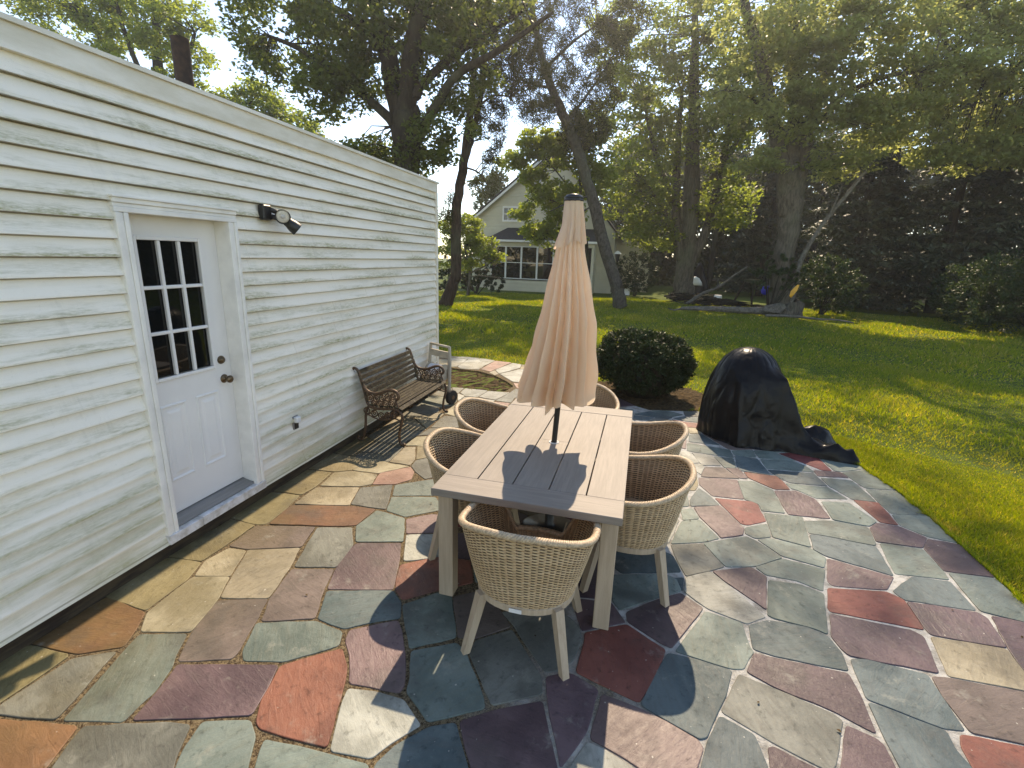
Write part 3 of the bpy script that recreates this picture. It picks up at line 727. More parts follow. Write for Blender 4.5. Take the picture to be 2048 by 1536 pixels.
def stone(poly, cls, name, parent):
    pts = [Vector((x/1000., y/1000., 0)) for x, y in poly]; n = len(pts); out = []
    for i in range(n):
        a, p, b = pts[i-1], pts[i], pts[(i+1) % n]
        ea, eb = a-p, b-p; c = min(.014, ea.length*.25, eb.length*.25)
        out.append(p+ea.normalized()*c); out.append(p+ea.normalized()*c*.35+eb.normalized()*c*.35); q = p+eb.normalized()*c; out.append(q)
        ln = (b-q).length; k = int(ln/.07); nn = Vector((eb.y,-eb.x,0)).normalized()
        for j in range(1, k):
            t = j/k; out.append(q.lerp(b, t) + nn*random.uniform(-.0035,.0035))
    ctr = sum(out, Vector())/len(out); out = [q+(q-ctr).normalized()*.0045 for q in out]; zt = random.uniform(-.0005,.0025); tx, ty = random.uniform(-.005,.005), random.uniform(-.005,.005)
    def zz(p): return zt + (p.x-ctr.x)*tx + (p.y-ctr.y)*ty
    def inn(p, d): v = ctr-p; return p+v.normalized()*min(d, v.length*.3)
    mb = MB(); top = [inn(p,.004) for p in out]
    mb.loft([[(p.x,p.y,-.03) for p in out], [(p.x,p.y,zz(p)-.003+random.uniform(-.0012,.0012)) for p in out], [(q.x,q.y,zz(q)-.001) for q in [inn(p,.0012) for p in out]], [(q.x,q.y,zz(q)) for q in top]], False, True)
    return obj(name, mb, STONES[cls], parent)
for ln in STONE_DATA.strip().split('\n'):
    tk = ln.split(); P = [tuple(int(q) for q in p.split(',')) for p in tk[1:]]
    cy = sum(p[1] for p in P)/len(P); cx = sum(p[0] for p in P)/len(P)
    stone(P, tk[0], 'flagstone', path if (cy > 6930 and cx < 2950) else patio)

# ================================================================ WHITE HOUSE WING (left)
house = thing('house', 'long white house wing with mildewed clapboard siding and a nine-pane back door', 'house', (0, 3, 0))
DY0, DY1, DZ = 2.175, 3.036, 2.259
def siding_course(y0, y1, z0, dx, z1=None, lip=0.0):
    mb = MB(); n = max(2, int((y1-y0)/.22)); rings = []; zt = z1 if z1 else z0+.1035
    for i in range(n+1):
        y = y0+(y1-y0)*i/n
        w = .0028*mnoise.noise(Vector((y*1.1, z0*3.3, 1.7)))+.0016*mnoise.noise(Vector((y*3, z0*9, 5)))
        rings.append([(-.002, y, z0+.014), (.027+dx+w+lip, y, z0), (.0325+dx+w+lip*.8, y, z0+.003), (.0315+dx+w+lip*.4, y, z0+.013), (.015+dx+w, y, (z0+zt)/2+.006), (.002+dx+w*.5, y, zt), (-.002, y, zt)])
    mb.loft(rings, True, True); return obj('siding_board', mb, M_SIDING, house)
for z0 in [.112]+[.237+.1*i for i in range(26)]:
    zt = .2405 if z0 < .12 else min(z0+.1035, 2.838)
    spans = [(-2.5, DY0+.01), (DY1-.01, 6.645)] if z0 < DZ-.03 else [(-2.5, 6.645)]
    for a, b in spans:
        js = [j for j in sorted(random.sample([.35, 1.35, 3.55, 4.15, 4.75, 5.4, 5.9], 2)) if a+.3 < j < b-.3] if b-a > 3 else []
        if a > 3 and zt > 1.9: js = [3.12]+[j for j in js if j > 3.6]
        cuts = [a]+js+[b]
        for i in range(len(cuts)-1):
            siding_course(cuts[i], cuts[i+1]+(.02 if i < len(cuts)-2 else 0), z0, .0022*(i % 2), zt, .012 if z0 < .12 else 0)
core = MB(); core.box(-.26,-.003,-2.5,2.225,.113,2.95); core.box(-.26,-.003,2.97,6.66,.113,2.95); core.box(-.26,-.003,2.225,2.97,2.235,2.95); core.box(-.26,-.125,2.225,2.97,.113,2.235)
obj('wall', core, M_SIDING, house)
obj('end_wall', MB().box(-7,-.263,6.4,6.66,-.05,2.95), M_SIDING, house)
obj('foundation', MB().box(-.25,-.012,-2.5,6.66,-.06,.112), M_FOUND, house)
obj('roof', MB().box(-7,.012,-2.5,6.68,2.9525,2.978), M_ROOF, house)
obj('fascia', MB().box(.001,.041,-2.5,6.69,2.834,2.946), M_FASCIA, house)
de = MB(); de.box(.0,.060,-2.5,6.715,2.9465,2.970); obj('drip_edge', de, M_FASCIA, house)
obj('corner_board', MB().box(-.06,.040,6.648,6.70,.10,2.833), M_FASCIA, house)
pp = MB(); pp.lathe([(.073,2.9),(.073,3.795),(.076,3.80),(.062,3.80),(.062,3.5)], 20, (-1.32,4.06), False); obj('stove_pipe', pp, M_RUST, house, True)
# door frame
frame = obj('door_frame', MB().box(-.13,.018,2.226,2.246,.20,2.232).box(-.13,.018,2.952,2.969,.20,2.232).box(-.13,.018,2.247,2.951,2.214,2.233), M_TRIM, house)
def casing(y0, y1, z0, z1, horiz=False, flip=False):
    mb = MB()
    if horiz:
        for a, b, t in ((0,.028,.042),(.028,.05,.036),(.05,.078,.045)): mb.bbox(.003, t, y0+.0785-b if False else y0, y1, z0+a, z0+b-.0005, .003)
    else:
        w = y1-y0
        for a, b, t in ((0,.028,.042),(.028,.05,.036),(.05,.078,.045)):
            p, q = (y0+a, y0+b-.0005) if not flip else (y1-b+.0005, y1-a)
            mb.bbox(.003, t, p, q, z0, z1, .003)
    return mb
obj('door_casing', casing(2.169, 2.247, .125, 2.181, flip=True), M_TRIM, frame)
obj('door_casing', casing(2.951, 3.029, .16, 2.181), M_TRIM, frame)
obj('door_casing', casing(2.169, 3.029, 2.182, DZ, True), M_TRIM, frame)
hc = MB(); hc.box(.003,.056,2.160,3.038,DZ+.001,DZ+.012); obj('drip_cap', hc, M_TRIM, frame)
sill = MB(); sill.add([(-.125,2.247,.225),(.01,2.247,.193),(.01,2.247,.18),(-.125,2.247,.18),(-.125,2.951,.225),(.01,2.951,.193),(.01,2.951,.18),(-.125,2.951,.18)], [(0,1,5,4),(1,2,6,5),(2,3,7,6),(0,4,7,3),(0,3,2,1),(4,5,6,7)])
obj('door_sill', sill, M_SILL, house)
fl = MB(); fl.bbox(-.004,.053,2.165,2.42,.1125,.176,.003); obj('sill_flashing', fl, M_ALU, house)
fl = MB(); fl.bbox(-.004,.051,2.424,3.035,.1125,.178,.003); obj('sill_flashing', fl, M_ALU, house)
# door: stiles and rails, glazed upper half, two raised panels
d = MB()
d.box(-.124,-.086,2.2475,2.350,.226,2.2125); d.box(-.124,-.086,2.800,2.9505,.226,2.2125)
d.box(-.124,-.0862,2.350,2.800,2.048,2.2125); d.box(-.124,-.0862,2.350,2.800,.226,1.168)
door = obj('door', d, M_DOOR, house)
wf = MB(); X0, X1 = -.0855, -.071
wf.bbox(X0,X1,2.336,2.360,1.152,2.063,.004); wf.bbox(X0,X1,2.790,2.814,1.152,2.063,.004); wf.bbox(X0,X1-.001,2.360,2.790,1.152,1.176,.004); wf.bbox(X0,X1-.001,2.360,2.790,2.039,2.063,.004)
obj('window_frame', wf, M_DOOR, door)
ys = [2.36, 2.36+.43/3, 2.36+.86/3, 2.79]; zs = [1.176, 1.176+.863/3, 1.176+2*.863/3, 2.039]
for y in ys[1:3]: obj('muntin', MB().bbox(-.100,-.076,y-.011,y+.011,1.176,2.039,.004), M_DOOR, door)
for z in zs[1:3]: obj('muntin', MB().bbox(-.0985,-.0775,2.36,2.79,z-.011,z+.011,.004), M_DOOR, door)
for i in range(3):
    for j in range(3):
        obj('pane', MB().box(-.108,-.102,ys[i]+.001,ys[i+1]-.001,zs[j]+.001,zs[j+1]-.001), M_PANE, door)
for y0, y1 in ((2.345,2.540),(2.615,2.815)):
    mb = MB(); z0, z1 = .455, .99
    def rr(i, x): return [(x,y0+i,z0+i),(x,y1-i,z0+i),(x,y1-i,z1-i),(x,y0+i,z1-i)]
    mb.loft([rr(0,-.0859), rr(.006,-.079), rr(.014,-.079), rr(.026,-.0885), rr(.034,-.0885), rr(.062,-.0805)], False, True)
    obj('door_panel', mb, M_DOOR, door)
def knob(y, z, prof, name):
    mb = MB(); n = 20
    mb.loft([[(-.086+x, y+r*math.cos(2*PI*k/n), z+r*math.sin(2*PI*k/n)) for k in range(n)] for r, x in prof], True, True); obj(name, mb, M_KNOB, door, True)
knob(2.878, 1.060, [(.033,0),(.033,.004),(.026,.010),(.012,.014),(.011,.034),(.020,.038),(.028,.048),(.028,.058),(.019,.068),(.006,.070)], 'knob')
knob(2.868, 1.205, [(.031,0),(.031,.006),(.025,.016),(.022,.020),(.009,.021),(.009,.026)], 'deadbolt')

# floodlight, outlet
fl0 = thing('floodlight', 'black twin-head floodlight mounted on white siding right of the door', 'floodlight', (.02, 3.30, 2.28))
mb = MB(); mb.bbox(.019,.075,3.262,3.352,2.222,2.332,.008); obj('wall_box', mb, M_BLACKMETAL, fl0)
def axial(p, ax, prof, n=24, caps=(False,False)):
    """surface of revolution about the axis ax through p; prof = (distance along axis, radius)"""
    ax = Vector(ax).normalized(); u = ax.cross(Vector((0,0,1))).normalized(); w = ax.cross(u); mb = MB()
    mb.loft([[p+ax*d+(u*math.cos(2*PI*k/n)+w*math.sin(2*PI*k/n))*r for k in range(n)] for d, r in prof], *caps); return mb
def lamp_head(p0, p1, p2, r):
    """swivel arm from p0 to p1, bell from p1 opening at p2"""
    p0, p1, p2 = Vector(p0), Vector(p1), Vector(p2); ax = (p2-p1).normalized(); ln = (p2-p1).length
    mb = axial(p1, ax, [(-.022,.012),(-.018,.026),(.01,.036),(ln*.35,.040),(ln*.6,.048),(ln,r),(ln+.004,r*.98),(ln+.001,r*.92),(ln-.02,r*.86)], 24, (True,False))
    mb.tube([p0, p0.lerp(p1,.6), p1], .018, 10)
    h = obj('lamp_head', mb, M_BLACKMETAL, fl0, True)
    obj('lens', axial(p1, ax, [(ln-.02,r*.87),(ln-.010,r*.86),(ln-.006,r*.70),(ln-.004,r*.40),(ln-.003,r*.05)], 24, (False,True)), M_BULB, h, True)
    obj('reflector', axial(p1, ax, [(ln-.0035,r*.30),(ln+.001,r*.26),(ln+.003,r*.08)], 16, (False,True)), M_ALU, h, True)
lamp_head((.07,3.335,2.30), (.105,3.43,2.275), (.165,3.355,2.250), .056)
lamp_head((.07,3.35,2.25), (.125,3.425,2.235), (.185,3.485,2.165), .052)
ou = thing('outlet', 'weatherproof grey outlet box low on the siding right of the door', 'outlet', (.02,3.476,.53))
obj('cover_plate', MB().bbox(.017,.026,3.436,3.512,.462,.588,.003), M_SILL, ou)
obj('hood', MB().bbox(.0265,.062,3.446,3.504,.53,.582,.006), M_WHITEPL, ou)
obj('socket', MB().bbox(.0265,.036,3.450,3.498,.47,.522,.004), M_BLACKMETAL, ou)

# ================================================================ TABLE
TC = Vector((2.371, 3.2436, 0)); TROT = -.0132
tb = thing('patio_table', 'rectangular driftwood-finish slatted table with an umbrella through its centre', 'table', TC)
TW, TL = 1.06, 1.90; x0, x1, y0, y1 = -TW/2, TW/2, -TL/2, TL/2
def tpart(name, mb, mat):
    o = obj(name, mb, mat, tb, local=True); return o
gap = .007; bw = (TW-4*gap)/5; yA, yB = y0+.195, y1-.195
for i in range(5):
    a = x0+i*(bw+gap); mb = MB()
    if i == 2:
        mb.bbox(a,a+bw,yA+.002,-.0505,.715,.7385,.002); mb.bbox(a,a+bw,.0105,yB-.002,.715,.7385,.002); mb.box(a,-.022,-.05,.01,.715,.738); mb.box(.03,a+bw,-.05,.01,.715,.738)
    else: mb.bbox(a,a+bw,yA+.002,yB-.002,.715,.7385,.002)
    tpart('table_board', mb, M_TABLE_Y)
tpart('end_board', MB().bbox(x0,x1,y0,yA,.695,.740,.003), M_TABLE_X); tpart('end_board', MB().bbox(x0,x1,yB,y1,.695,.740,.003), M_TABLE_X)
for sx_ in (-1,1):
    a = x0+.001 if sx_ < 0 else x1-.026
    tpart('side_rail', MB().box(a,a+.025,yA+.001,yB-.001,.672,.7145), M_TABLE_Y)
tpart('cross_rail', MB().box(x0+.03,x1-.03,-.2,-.15,.68,.714), M_TABLE_X); tpart('cross_rail', MB().box(x0+.03,x1-.03,.2,.25,.68,.714), M_TABLE_X)
for sx_ in (-1,1):
    for sy in (-1,1):
        cx = sx_*(TW/2-.063); cy = sy*(TL/2-.105); tpart('leg', MB().bbox(cx-.045,cx+.045,cy-.045,cy+.045,.0,.694,.004), M_TABLE_Z)
tpart('umbrella_ring', MB().lathe([(.024,.735),(.024,.742),(.026,.744),(.034,.744),(.036,.741),(.036,.735)], 24, (.004,-.02), False), M_ALU)
tb.rotation_euler = (0,0,TROT)

# ================================================================ WICKER CHAIRS
def rim_h(th):
    a = abs(math.degrees(th))
    def ss(x, lo, hi): t = min(1, max(0, (x-lo)/(hi-lo))); return t*t*(3-2*t)
    return .795 - .115*ss(a, 8, 104) - .215*ss(a, 134, 158)
def rad_at(z, th):
    t = max(0, (z-.34)/(max(.62, rim_h(th))-.34)); return .252+.096*(t**.85), .240+.104*(t**.85)
def shell_pt(th, z, dr=0.0):
    a, b = rad_at(z, th); e = 2.3
    c, s_ = math.sin(th), -math.cos(th)
    x = math.copysign(abs(c)**(2/e), c)*(a+dr); y = math.copysign(abs(s_)**(2/e), s_)*(b+dr)
    return x, y
def make_chair(label):
    t = thing('wicker_chair', label, 'chair', (0,0,0), 'wicker chairs around the patio table')
    NS, SP, ROWS = 64, 4, 50; N = NS*SP; V = []
    ths = np.linspace(-PI, PI, N, endpoint=False); H = np.array([rim_h(a) for a in ths])
    mb_v = []; mb_f = []
    for r in range(ROWS):
        v = (r+.5)/ROWS; base = len(mb_v)
        for i, th in enumerate(ths):
            z = .345+v*(H[i]-.345-.012); d = .0042*math.sin(NS/2*th)*(1 if r % 2 else -1); hh = (H[i]-.345)/ROWS*.52
            for dr, dz in ((.0036,0),(0,hh),(-.0036,0),(0,-hh)):
                x, y = shell_pt(th, z, d+dr); mb_v.append((x, y, z+dz))
        for i in range(N):
            j = (i+1) % N
            for q in range(4): mb_f.append((base+i*4+q, base+j*4+q, base+j*4+(q+1) % 4, base+i*4+(q+1) % 4))
    me = bpy.data.meshes.new('wicker_shell'); me.from_pydata(mb_v, [], mb_f); me.update(); stuff(link_obj('wicker_shell', me, t, True, M_WICKER))
    mb = MB()
    for i in range(NS):
        th = -PI+2*PI*(i+.25)/NS; zt = rim_h(th)
        mb.tube([(*shell_pt(th, z), z) for z in (.335, .345+(zt-.345)*.5, zt-.005)], .0038, 4, False)
    nr = 24; ring_ = [-PI+2*PI*i/72 for i in range(72)]
    mb.loft([[(*shell_pt(a, .338+(rim_h(a)-.345)*u/nr), .338+(rim_h(a)-.345)*u/nr) for a in ring_] for u in range(nr+1)])  # solid lining added behind the weave so the chair's shadow closes up
    stuff(obj('stakes_and_lining', mb, M_WICKER_BACK, t, local=True))
    mb = MB(); K = 440
    for s_ in range(4):
        pts = []
        for i in range(K+1):
            th = -PI+2*PI*i/K; z = rim_h(th)-.006; ph = 2*PI*(i/K*44 + s_/4); x, y = shell_pt(th, z, .0125*math.cos(ph)); pts.append((x, y, z+.0095*math.sin(ph)))
        mb.tube(pts, .0078, 6, False)
    obj('rim_braid', mb, M_WICKER_RIM, t, True, local=True)
    mb = MB(); ring = [(-PI+2*PI*i/48) for i in range(48)]
    mb.loft([[(*shell_pt(a,.345,-.004),.405) for a in ring], [(*shell_pt(a,.345,-.02),.425) for a in ring], [(*(c*.5 for c in shell_pt(a,.345,-.02)),.418) for a in ring]], False, True)
    obj('seat', mb, M_WICKER, t, True, local=True)
    mb = MB(); mb.loft([[(*shell_pt(a,.34,d),z) for a in ring] for d, z in ((-.03,.305),(.004,.305),(.009,.310),(.009,.340),(.004,.345),(-.03,.345))], False, False)
    obj('base_ring', mb, M_CHAIRLEG, t, False, local=True)
    for sx_ in (-1,1):
        for sy in (-1,1):
            a = Vector((sx_*.196, sy*.182, .338)); b = Vector((sx_*.262, sy*.247, 0)); m2 = MB(); rings = []
            for p, w in ((b,.019),(a,.0245)):
                u = Vector((sx_,sy,0)).normalized(); q = Vector((-u.y,u.x,0)); rings.append([p+u*w+q*w, p+u*w-q*w, p-u*w-q*w, p-u*w+q*w])
            m2.loft(rings, True, True); obj('leg', m2, M_CHAIRLEG, t, local=True)
    return t
def copy_thing(root, loc, rotz, label, sc=None):
    r = root.copy(); C.objects.link(r); r.location = loc; r.rotation_euler = (0,0,rotz); r['label'] = label
    if sc: r.scale = (sc,sc,sc)
    for ch in list(root.children):
        c = ch.copy(); C.objects.link(c); c.parent = r
        for gch in ch.children:
            d_ = gch.copy(); C.objects.link(d_); d_.parent = c
    return r
ch0 = make_chair('wicker tub chair at the near end of the table, small white plate on its base')
ch0.location = (2.42, 2.225, 0); ch0.rotation_euler = (0,0,-.02)
copy_thing(ch0, (2.43,4.47,0), PI+.05, 'wicker tub chair at the far end of the table, half hidden behind the umbrella')
copy_thing(ch0, (1.90,2.945,0), -PI/2+.03, 'wicker tub chair on the bench side of the table, nearer the door')
copy_thing(ch0, (1.82,3.72,0), -PI/2-.04, 'wicker tub chair on the bench side of the table, close to the bench')
copy_thing(ch0, (2.94,2.92,0), PI/2+.02, 'wicker tub chair on the lawn side of the table, near its front corner')
copy_thing(ch0, (2.965,3.68,0), PI/2-.03, 'wicker tub chair on the lawn side of the table, nearer the grill')
plate = MB(); plate.bbox(-.032,.032,-.2575,-.2525,.316,.337,.001); obj('maker_plate', plate, M_WHITEPL, ch0, local=True)

# ================================================================ UMBRELLA
um = thing('umbrella', 'closed tan patio umbrella on a black pole through the table', 'umbrella', (2.375,3.223,0))
mb = MB(); mb.tube([(2.375,3.223,.05),(2.376,3.223,.74),(2.397,3.223,1.2),(2.409,3.223,2.37)], .0195, 16); obj('pole', mb, M_PLASTICBLACK, um, True)
mb = MB(); mb.lathe([(.23,.0),(.23,.035),(.21,.05),(.06,.075),(.035,.10),(.032,.34),(.026,.345)], 32, (2.375,3.223)); obj('base', mb, M_PLASTICBLACK, um, True)
mb = MB(); mb.lathe([(.050,2.358),(.062,2.362),(.062,2.370),(.055,2.374),(.060,2.377),(.060,2.386),(.050,2.392),(.048,2.398),(.020,2.404)], 28, (2.411,3.223)); obj('finial_cap', mb, M_PLASTICBLACK, um, True)
def lerp_tab(tab, z):
    for a, b in zip(tab, tab[1:]):
        if (a[0]-z)*(b[0]-z) <= 0:
            t = (z-a[0])/(b[0]-a[0]+1e-9); return [p+(q-p)*t for p, q in zip(a[1:], b[1:])]
    return list(tab[0][1:] if abs(z-tab[0][0]) < abs(z-tab[-1][0]) else tab[-1][1:])
def folded(name, tab, zt, zb, angs, depth0, depth1, hem, levels, tw=0.0, seed=1):
    rnd = random.Random(seed); nA = len(angs); mb = MB(); NTH = 200; rings = []
    for li in range(levels+1):
        u = li/levels; ring = []
        for k in range(NTH):
            th = 2*PI*k/NTH
            zhem = zb + hem(th)
            z = zt+(zhem-zt)*u; c, hw = lerp_tab(tab, z)
            dep = depth0+(depth1-depth0)*u
            thw = (th - tw*u) % (2*PI)
            for i in range(nA):
                a0 = angs[i]; a1 = angs[(i+1) % nA]+(2*PI if i == nA-1 else 0)
                tq = thw if thw >= a0 else thw+2*PI
                if a0 <= tq < a1: ff = (tq-a0)/(a1-a0); break
            lobe = abs(math.sin(PI*ff))**.5; sk = .06*math.sin(2*PI*ff)*(u)
            r = hw*(1-dep+dep*lobe*(1+.08*math.sin(i*2.3+1))) * (1+.02*math.sin(3*z*7+i*1.7))
            ring.append((c+r*math.cos(th+sk), 3.223+r*.92*math.sin(th+sk), z))
        rings.append(ring)
    mb.loft(rings)
    return obj(name, mb, M_CANOPY, um, True)
TAB = [(2.374,2.411,.058),(2.219,2.416,.070),(2.109,2.410,.088),(2.066,2.408,.095),(1.748,2.412,.164),(1.616,2.411,.191),(1.411,2.394,.224),(1.235,2.376,.256),(1.126,2.357,.272),(.95,2.352,.282)]
A8 = [.15,.85,1.6,2.3,3.0,3.55,3.95,4.28,4.6,5.0,5.3,5.75]
folded('canopy', TAB, 2.30, 1.075, A8, .22, .86, lambda th: .028*math.sin(5*th+.6)+.022*math.sin(9*th)-.02*max(0,-math.sin(th)), 46, .22)
TABV = [(2.374,2.411,.058),(2.30,2.413,.066),(2.219,2.416,.076),(2.109,2.405,.106),(2.0,2.40,.13)]
folded('vent_flap', TABV, 2.372, 2.098, [.3,1.3,2.2,3.4,4.4,5.0,5.7], .10, .55, lambda th: .014*math.sin(4*th)+.018*math.cos(th), 18, .1)

# ================================================================ COVERED GRILL
gr = thing('covered_grill', 'tall grill draped in a glossy black vinyl cover trailing onto the stones', 'grill', (4.26,6.05,0))
# kettle lid and front shelf under the cloth: the cloth is a tent over a round lid and two shelf corners
from mathutils.geometry import convex_hull_2d
def tab(T, z):
    if z <= T[0][0]: return T[0][1:]
    for p_, q_ in zip(T, T[1:]):
        if z <= q_[0]:
            t = (z-p_[0])/(q_[0]-p_[0]); return [m+(n-m)*t for m, n in zip(p_[1:], q_[1:])]
    return T[-1][1:]
PEAK = (4.22, 6.13, 1.075)
RZ = [(0,.44),(.15,.465),(.40,.465),(.60,.43),(.72,.392),(.85,.335),(.94,.28),(1.0,.222),(1.04,.16),(1.065,.085),(1.075,.02)]
CL = [(0,4.10,5.60),(.4,4.09,5.67),(.745,4.085,5.76),(.75,4.086,5.765),(1.075,4.195,6.11)]
CR = [(0,4.98,5.66),(.15,4.86,5.67),(.30,4.76,5.69),(.55,4.66,5.72),(.79,4.56,5.76),(.795,4.56,5.765),(1.075,4.205,6.11)]
CB = [(0,4.72,6.42),(.4,4.62,6.36),(.7,4.52,6.30),(1.075,4.21,6.13)]
CTR = (4.26, 6.02)
def section(z):
    r, = tab(RZ, z); pts = [(PEAK[0]+r*math.cos(2*PI*k/48), PEAK[1]+r*math.sin(2*PI*k/48)) for k in range(48)]+[tuple(tab(CL,z)), tuple(tab(CR,z)), tuple(tab(CB,z))]
    h = [Vector(pts[i]) for i in convex_hull_2d(pts)]
    u = min(1, max(0, (z-.7)/.375)); c0 = Vector((CTR[0]+(PEAK[0]-CTR[0])*u, CTR[1]+(PEAK[1]-.005-CTR[1])*u)); out = []
    for k in range(NT):
        th = 2*PI*k/NT; d_ = Vector((math.cos(th), math.sin(th))); best = 0
        for i in range(len(h)):
            p_, q_ = h[i-1]-c0, h[i]-c0; e = q_-p_; den = d_.x*e.y-d_.y*e.x
            if abs(den) < 1e-9: continue
            t = (p_.x*e.y-p_.y*e.x)/den; s = (p_.x*d_.y-p_.y*d_.x)/den
            if t > 0 and -1e-6 <= s <= 1+1e-6: best = max(best, t)
        out.append((c0.x+d_.x*best, c0.y+d_.y*best, th))
    return out
def lobe(th, c, w): d_ = (th-c+PI) % (2*PI)-PI; return math.exp(-(d_/w)**2)
mb = MB(); NT = 220; rings = []
ZL = [0,.012,.03,.05,.075,.10,.13,.165,.2,.24,.28,.33,.38,.44,.5,.56,.62,.67,.71,.74,.76,.78,.80,.82,.85,.88,.91,.94,.97,1.0,1.025,1.045,1.06,1.07,1.075]
for z in ZL:
    ring = []
    for x, y, th in section(z):
        c, s_ = math.cos(th), math.sin(th)
        drop = max(0, (.70-z)/.70); up_ = 1 if z > .8 else 0
        f1 = abs(math.sin(4.5*th+.5+.4*z))**.6-.6; f2 = abs(math.sin(8.5*th+1.3-.8*z))**.5-.6
        front = lobe(th,-1.75,.55)
        fold = (.030*f1+.016*f2)*drop**.7*(1-.6*front) + up_*.006*f2
        ext = (.44*lobe(th,.12,.15)+.33*lobe(th,-.46,.17)+.22*lobe(th,-.2,.2)+.05*lobe(th,2.6,.6))*math.exp(-(z/.10)**1.2)
        p = Vector((x+c*(fold+ext), y+s_*(fold+ext), z))
        n1 = mnoise.noise_vector(p*3.2+Vector((3,1,7))); n2 = mnoise.noise_vector(p*11); rg = abs(mnoise.noise(p*8+Vector((9,2,4))))
        if .01 < z < 1.05:
            w = .012; p += Vector((n1.x*w+n2.x*.005, n1.y*w+n2.y*.005, 0))
            p += Vector((c,s_,0))*(-.016*max(0,1-6*abs(mnoise.noise(Vector((th*1.9, z*1.2, 3.3)))))*(1 if z < .7 else .5))
        t_ = min(1, ext/.2)
        if z > .01: p.z += t_*(.12*rg+.03*n2.z)
        if .02 < z < .2: p.z += (.15*lobe(th,.12,.13)+.09*lobe(th,-.5,.12))*t_*(1-z/.2)
        p.z = max(p.z, .003); ring.append(p)
    rings.append(ring)
mb.loft(rings, False, True); obj('cover', mb, M_VINYL, gr, True)

# ================================================================ BENCH
bn = thing('garden_bench', 'rusty cast-iron garden bench with mossy wooden slats against the white wall', 'bench', (.3,5.06,0))
def smooth(pts, n=6):
    P = [Vector(p) for p in pts]; out = []
    for i in range(len(P)-1):
        p0, p1, p2, p3 = P[max(i-1,0)], P[i], P[i+1], P[min(i+2,len(P)-1)]
        for k in range(n):
            t = k/n; out.append(.5*((2*p1)+(-p0+p2)*t+(2*p0-5*p1+4*p2-p3)*t*t+(-p0+3*p1-3*p2+p3)*t**3))
    out.append(P[-1]); return out
def end_frame(Y):
    mb = MB()
    def bar(pts, r, n=5, sx=1.0): mb.tube([(p.x, Y, p.y) for p in smooth([(a, b, 0) for a, b in pts], n)], r, 8, True, sx)
    bar([(.012,.765),(.0,.79),(.02,.812),(.052,.805),(.075,.765),(.098,.69),(.125,.60),(.145,.51),(.165,.44),(.21,.40),(.29,.392),(.42,.402),(.50,.402),(.548,.375),(.566,.325),(.555,.25),(.532,.16),(.526,.09),(.535,.035),(.565,.012),(.59,.02)], .0155)
    bar([(.185,.41),(.15,.375),(.135,.30),(.128,.20),(.112,.10),(.088,.035),(.055,.012),(.03,.03),(.04,.055)], .0145)
    bar([(.118,.635),(.15,.59),(.20,.563),(.27,.558),(.34,.575),(.41,.605),(.47,.612),(.515,.59),(.532,.55),(.515,.52),(.49,.53)], .0165)
    bar([(.515,.53),(.50,.49),(.515,.45),(.53,.41)], .012)
    def ringc(cx, cz, r, t=.006, n=14): mb.tube([(cx+r*math.cos(2*PI*k/n), Y, cz+r*math.sin(2*PI*k/n)) for k in range(n+1)], t, 6, False)
    for cx, cz, r in ((.20,.50,.038),(.27,.505,.034),(.34,.515,.036),(.41,.53,.038),(.465,.545,.03),(.235,.445,.028),(.305,.45,.03),(.375,.46,.032),(.445,.465,.034)): ringc(cx, cz, r, .0062); ringc(cx, cz, r*.42, .006, 8)
    for cx, cz, r in ((.15,.355,.034),(.24,.335,.036),(.32,.315,.034),(.40,.325,.036),(.475,.345,.034)): ringc(cx, cz, r, .0075); ringc(cx, cz, r*.4, .007, 8)
    bar([(.15,.32),(.22,.29),(.30,.27),(.40,.28),(.48,.30),(.55,.28)], .008)
    for a, b in (((.17,.56),(.22,.42)),((.25,.55),(.26,.40)),((.33,.57),(.34,.41)),((.40,.60),(.42,.41)),((.47,.60),(.48,.41))): bar([a, ((a[0]+b[0])/2+.02,(a[1]+b[1])/2), b], .006, 4)
    return obj('end_frame', mb, M_CASTIRON, bn, True)
end_frame(4.44); end_frame(5.675)
BK = [(.060,.775),(.083,.717),(.104,.657),(.121,.598),(.137,.540),(.154,.482)]
for i, (x, z) in enumerate(BK):
    mb = MB(); ang = math.atan2(.022,.06); mb.bbox(-.008,.008,4.425,5.69,-.0225,.0225,.003)
    mb.xf(Matrix.Translation((x+.014,0,z)) @ Matrix.Rotation(-ang,4,'Y')); obj('back_slat', mb, M_SLAT, bn)
SE = [(.215,.418),(.272,.413),(.329,.413),(.386,.416),(.443,.420),(.500,.421),(.548,.402)]
for i, (x, z) in enumerate(SE):
    mb = MB(); mb.bbox(-.0235,.0235,4.425,5.69,-.008,.008,.003)
    mb.xf(Matrix.Translation((x,0,z+.012)) @ Matrix.Rotation(.55 if i == 6 else 0,4,'Y')); obj('seat_slat', mb, M_SLAT, bn)
br = MB(); br.tube([(.14,4.44,.30),(.14,5.675,.30)], .008, 8); br.tube([(.35,4.44,.385),(.35,5.675,.385)], .008, 8); obj('tie_rod', br, M_CASTIRON, bn)

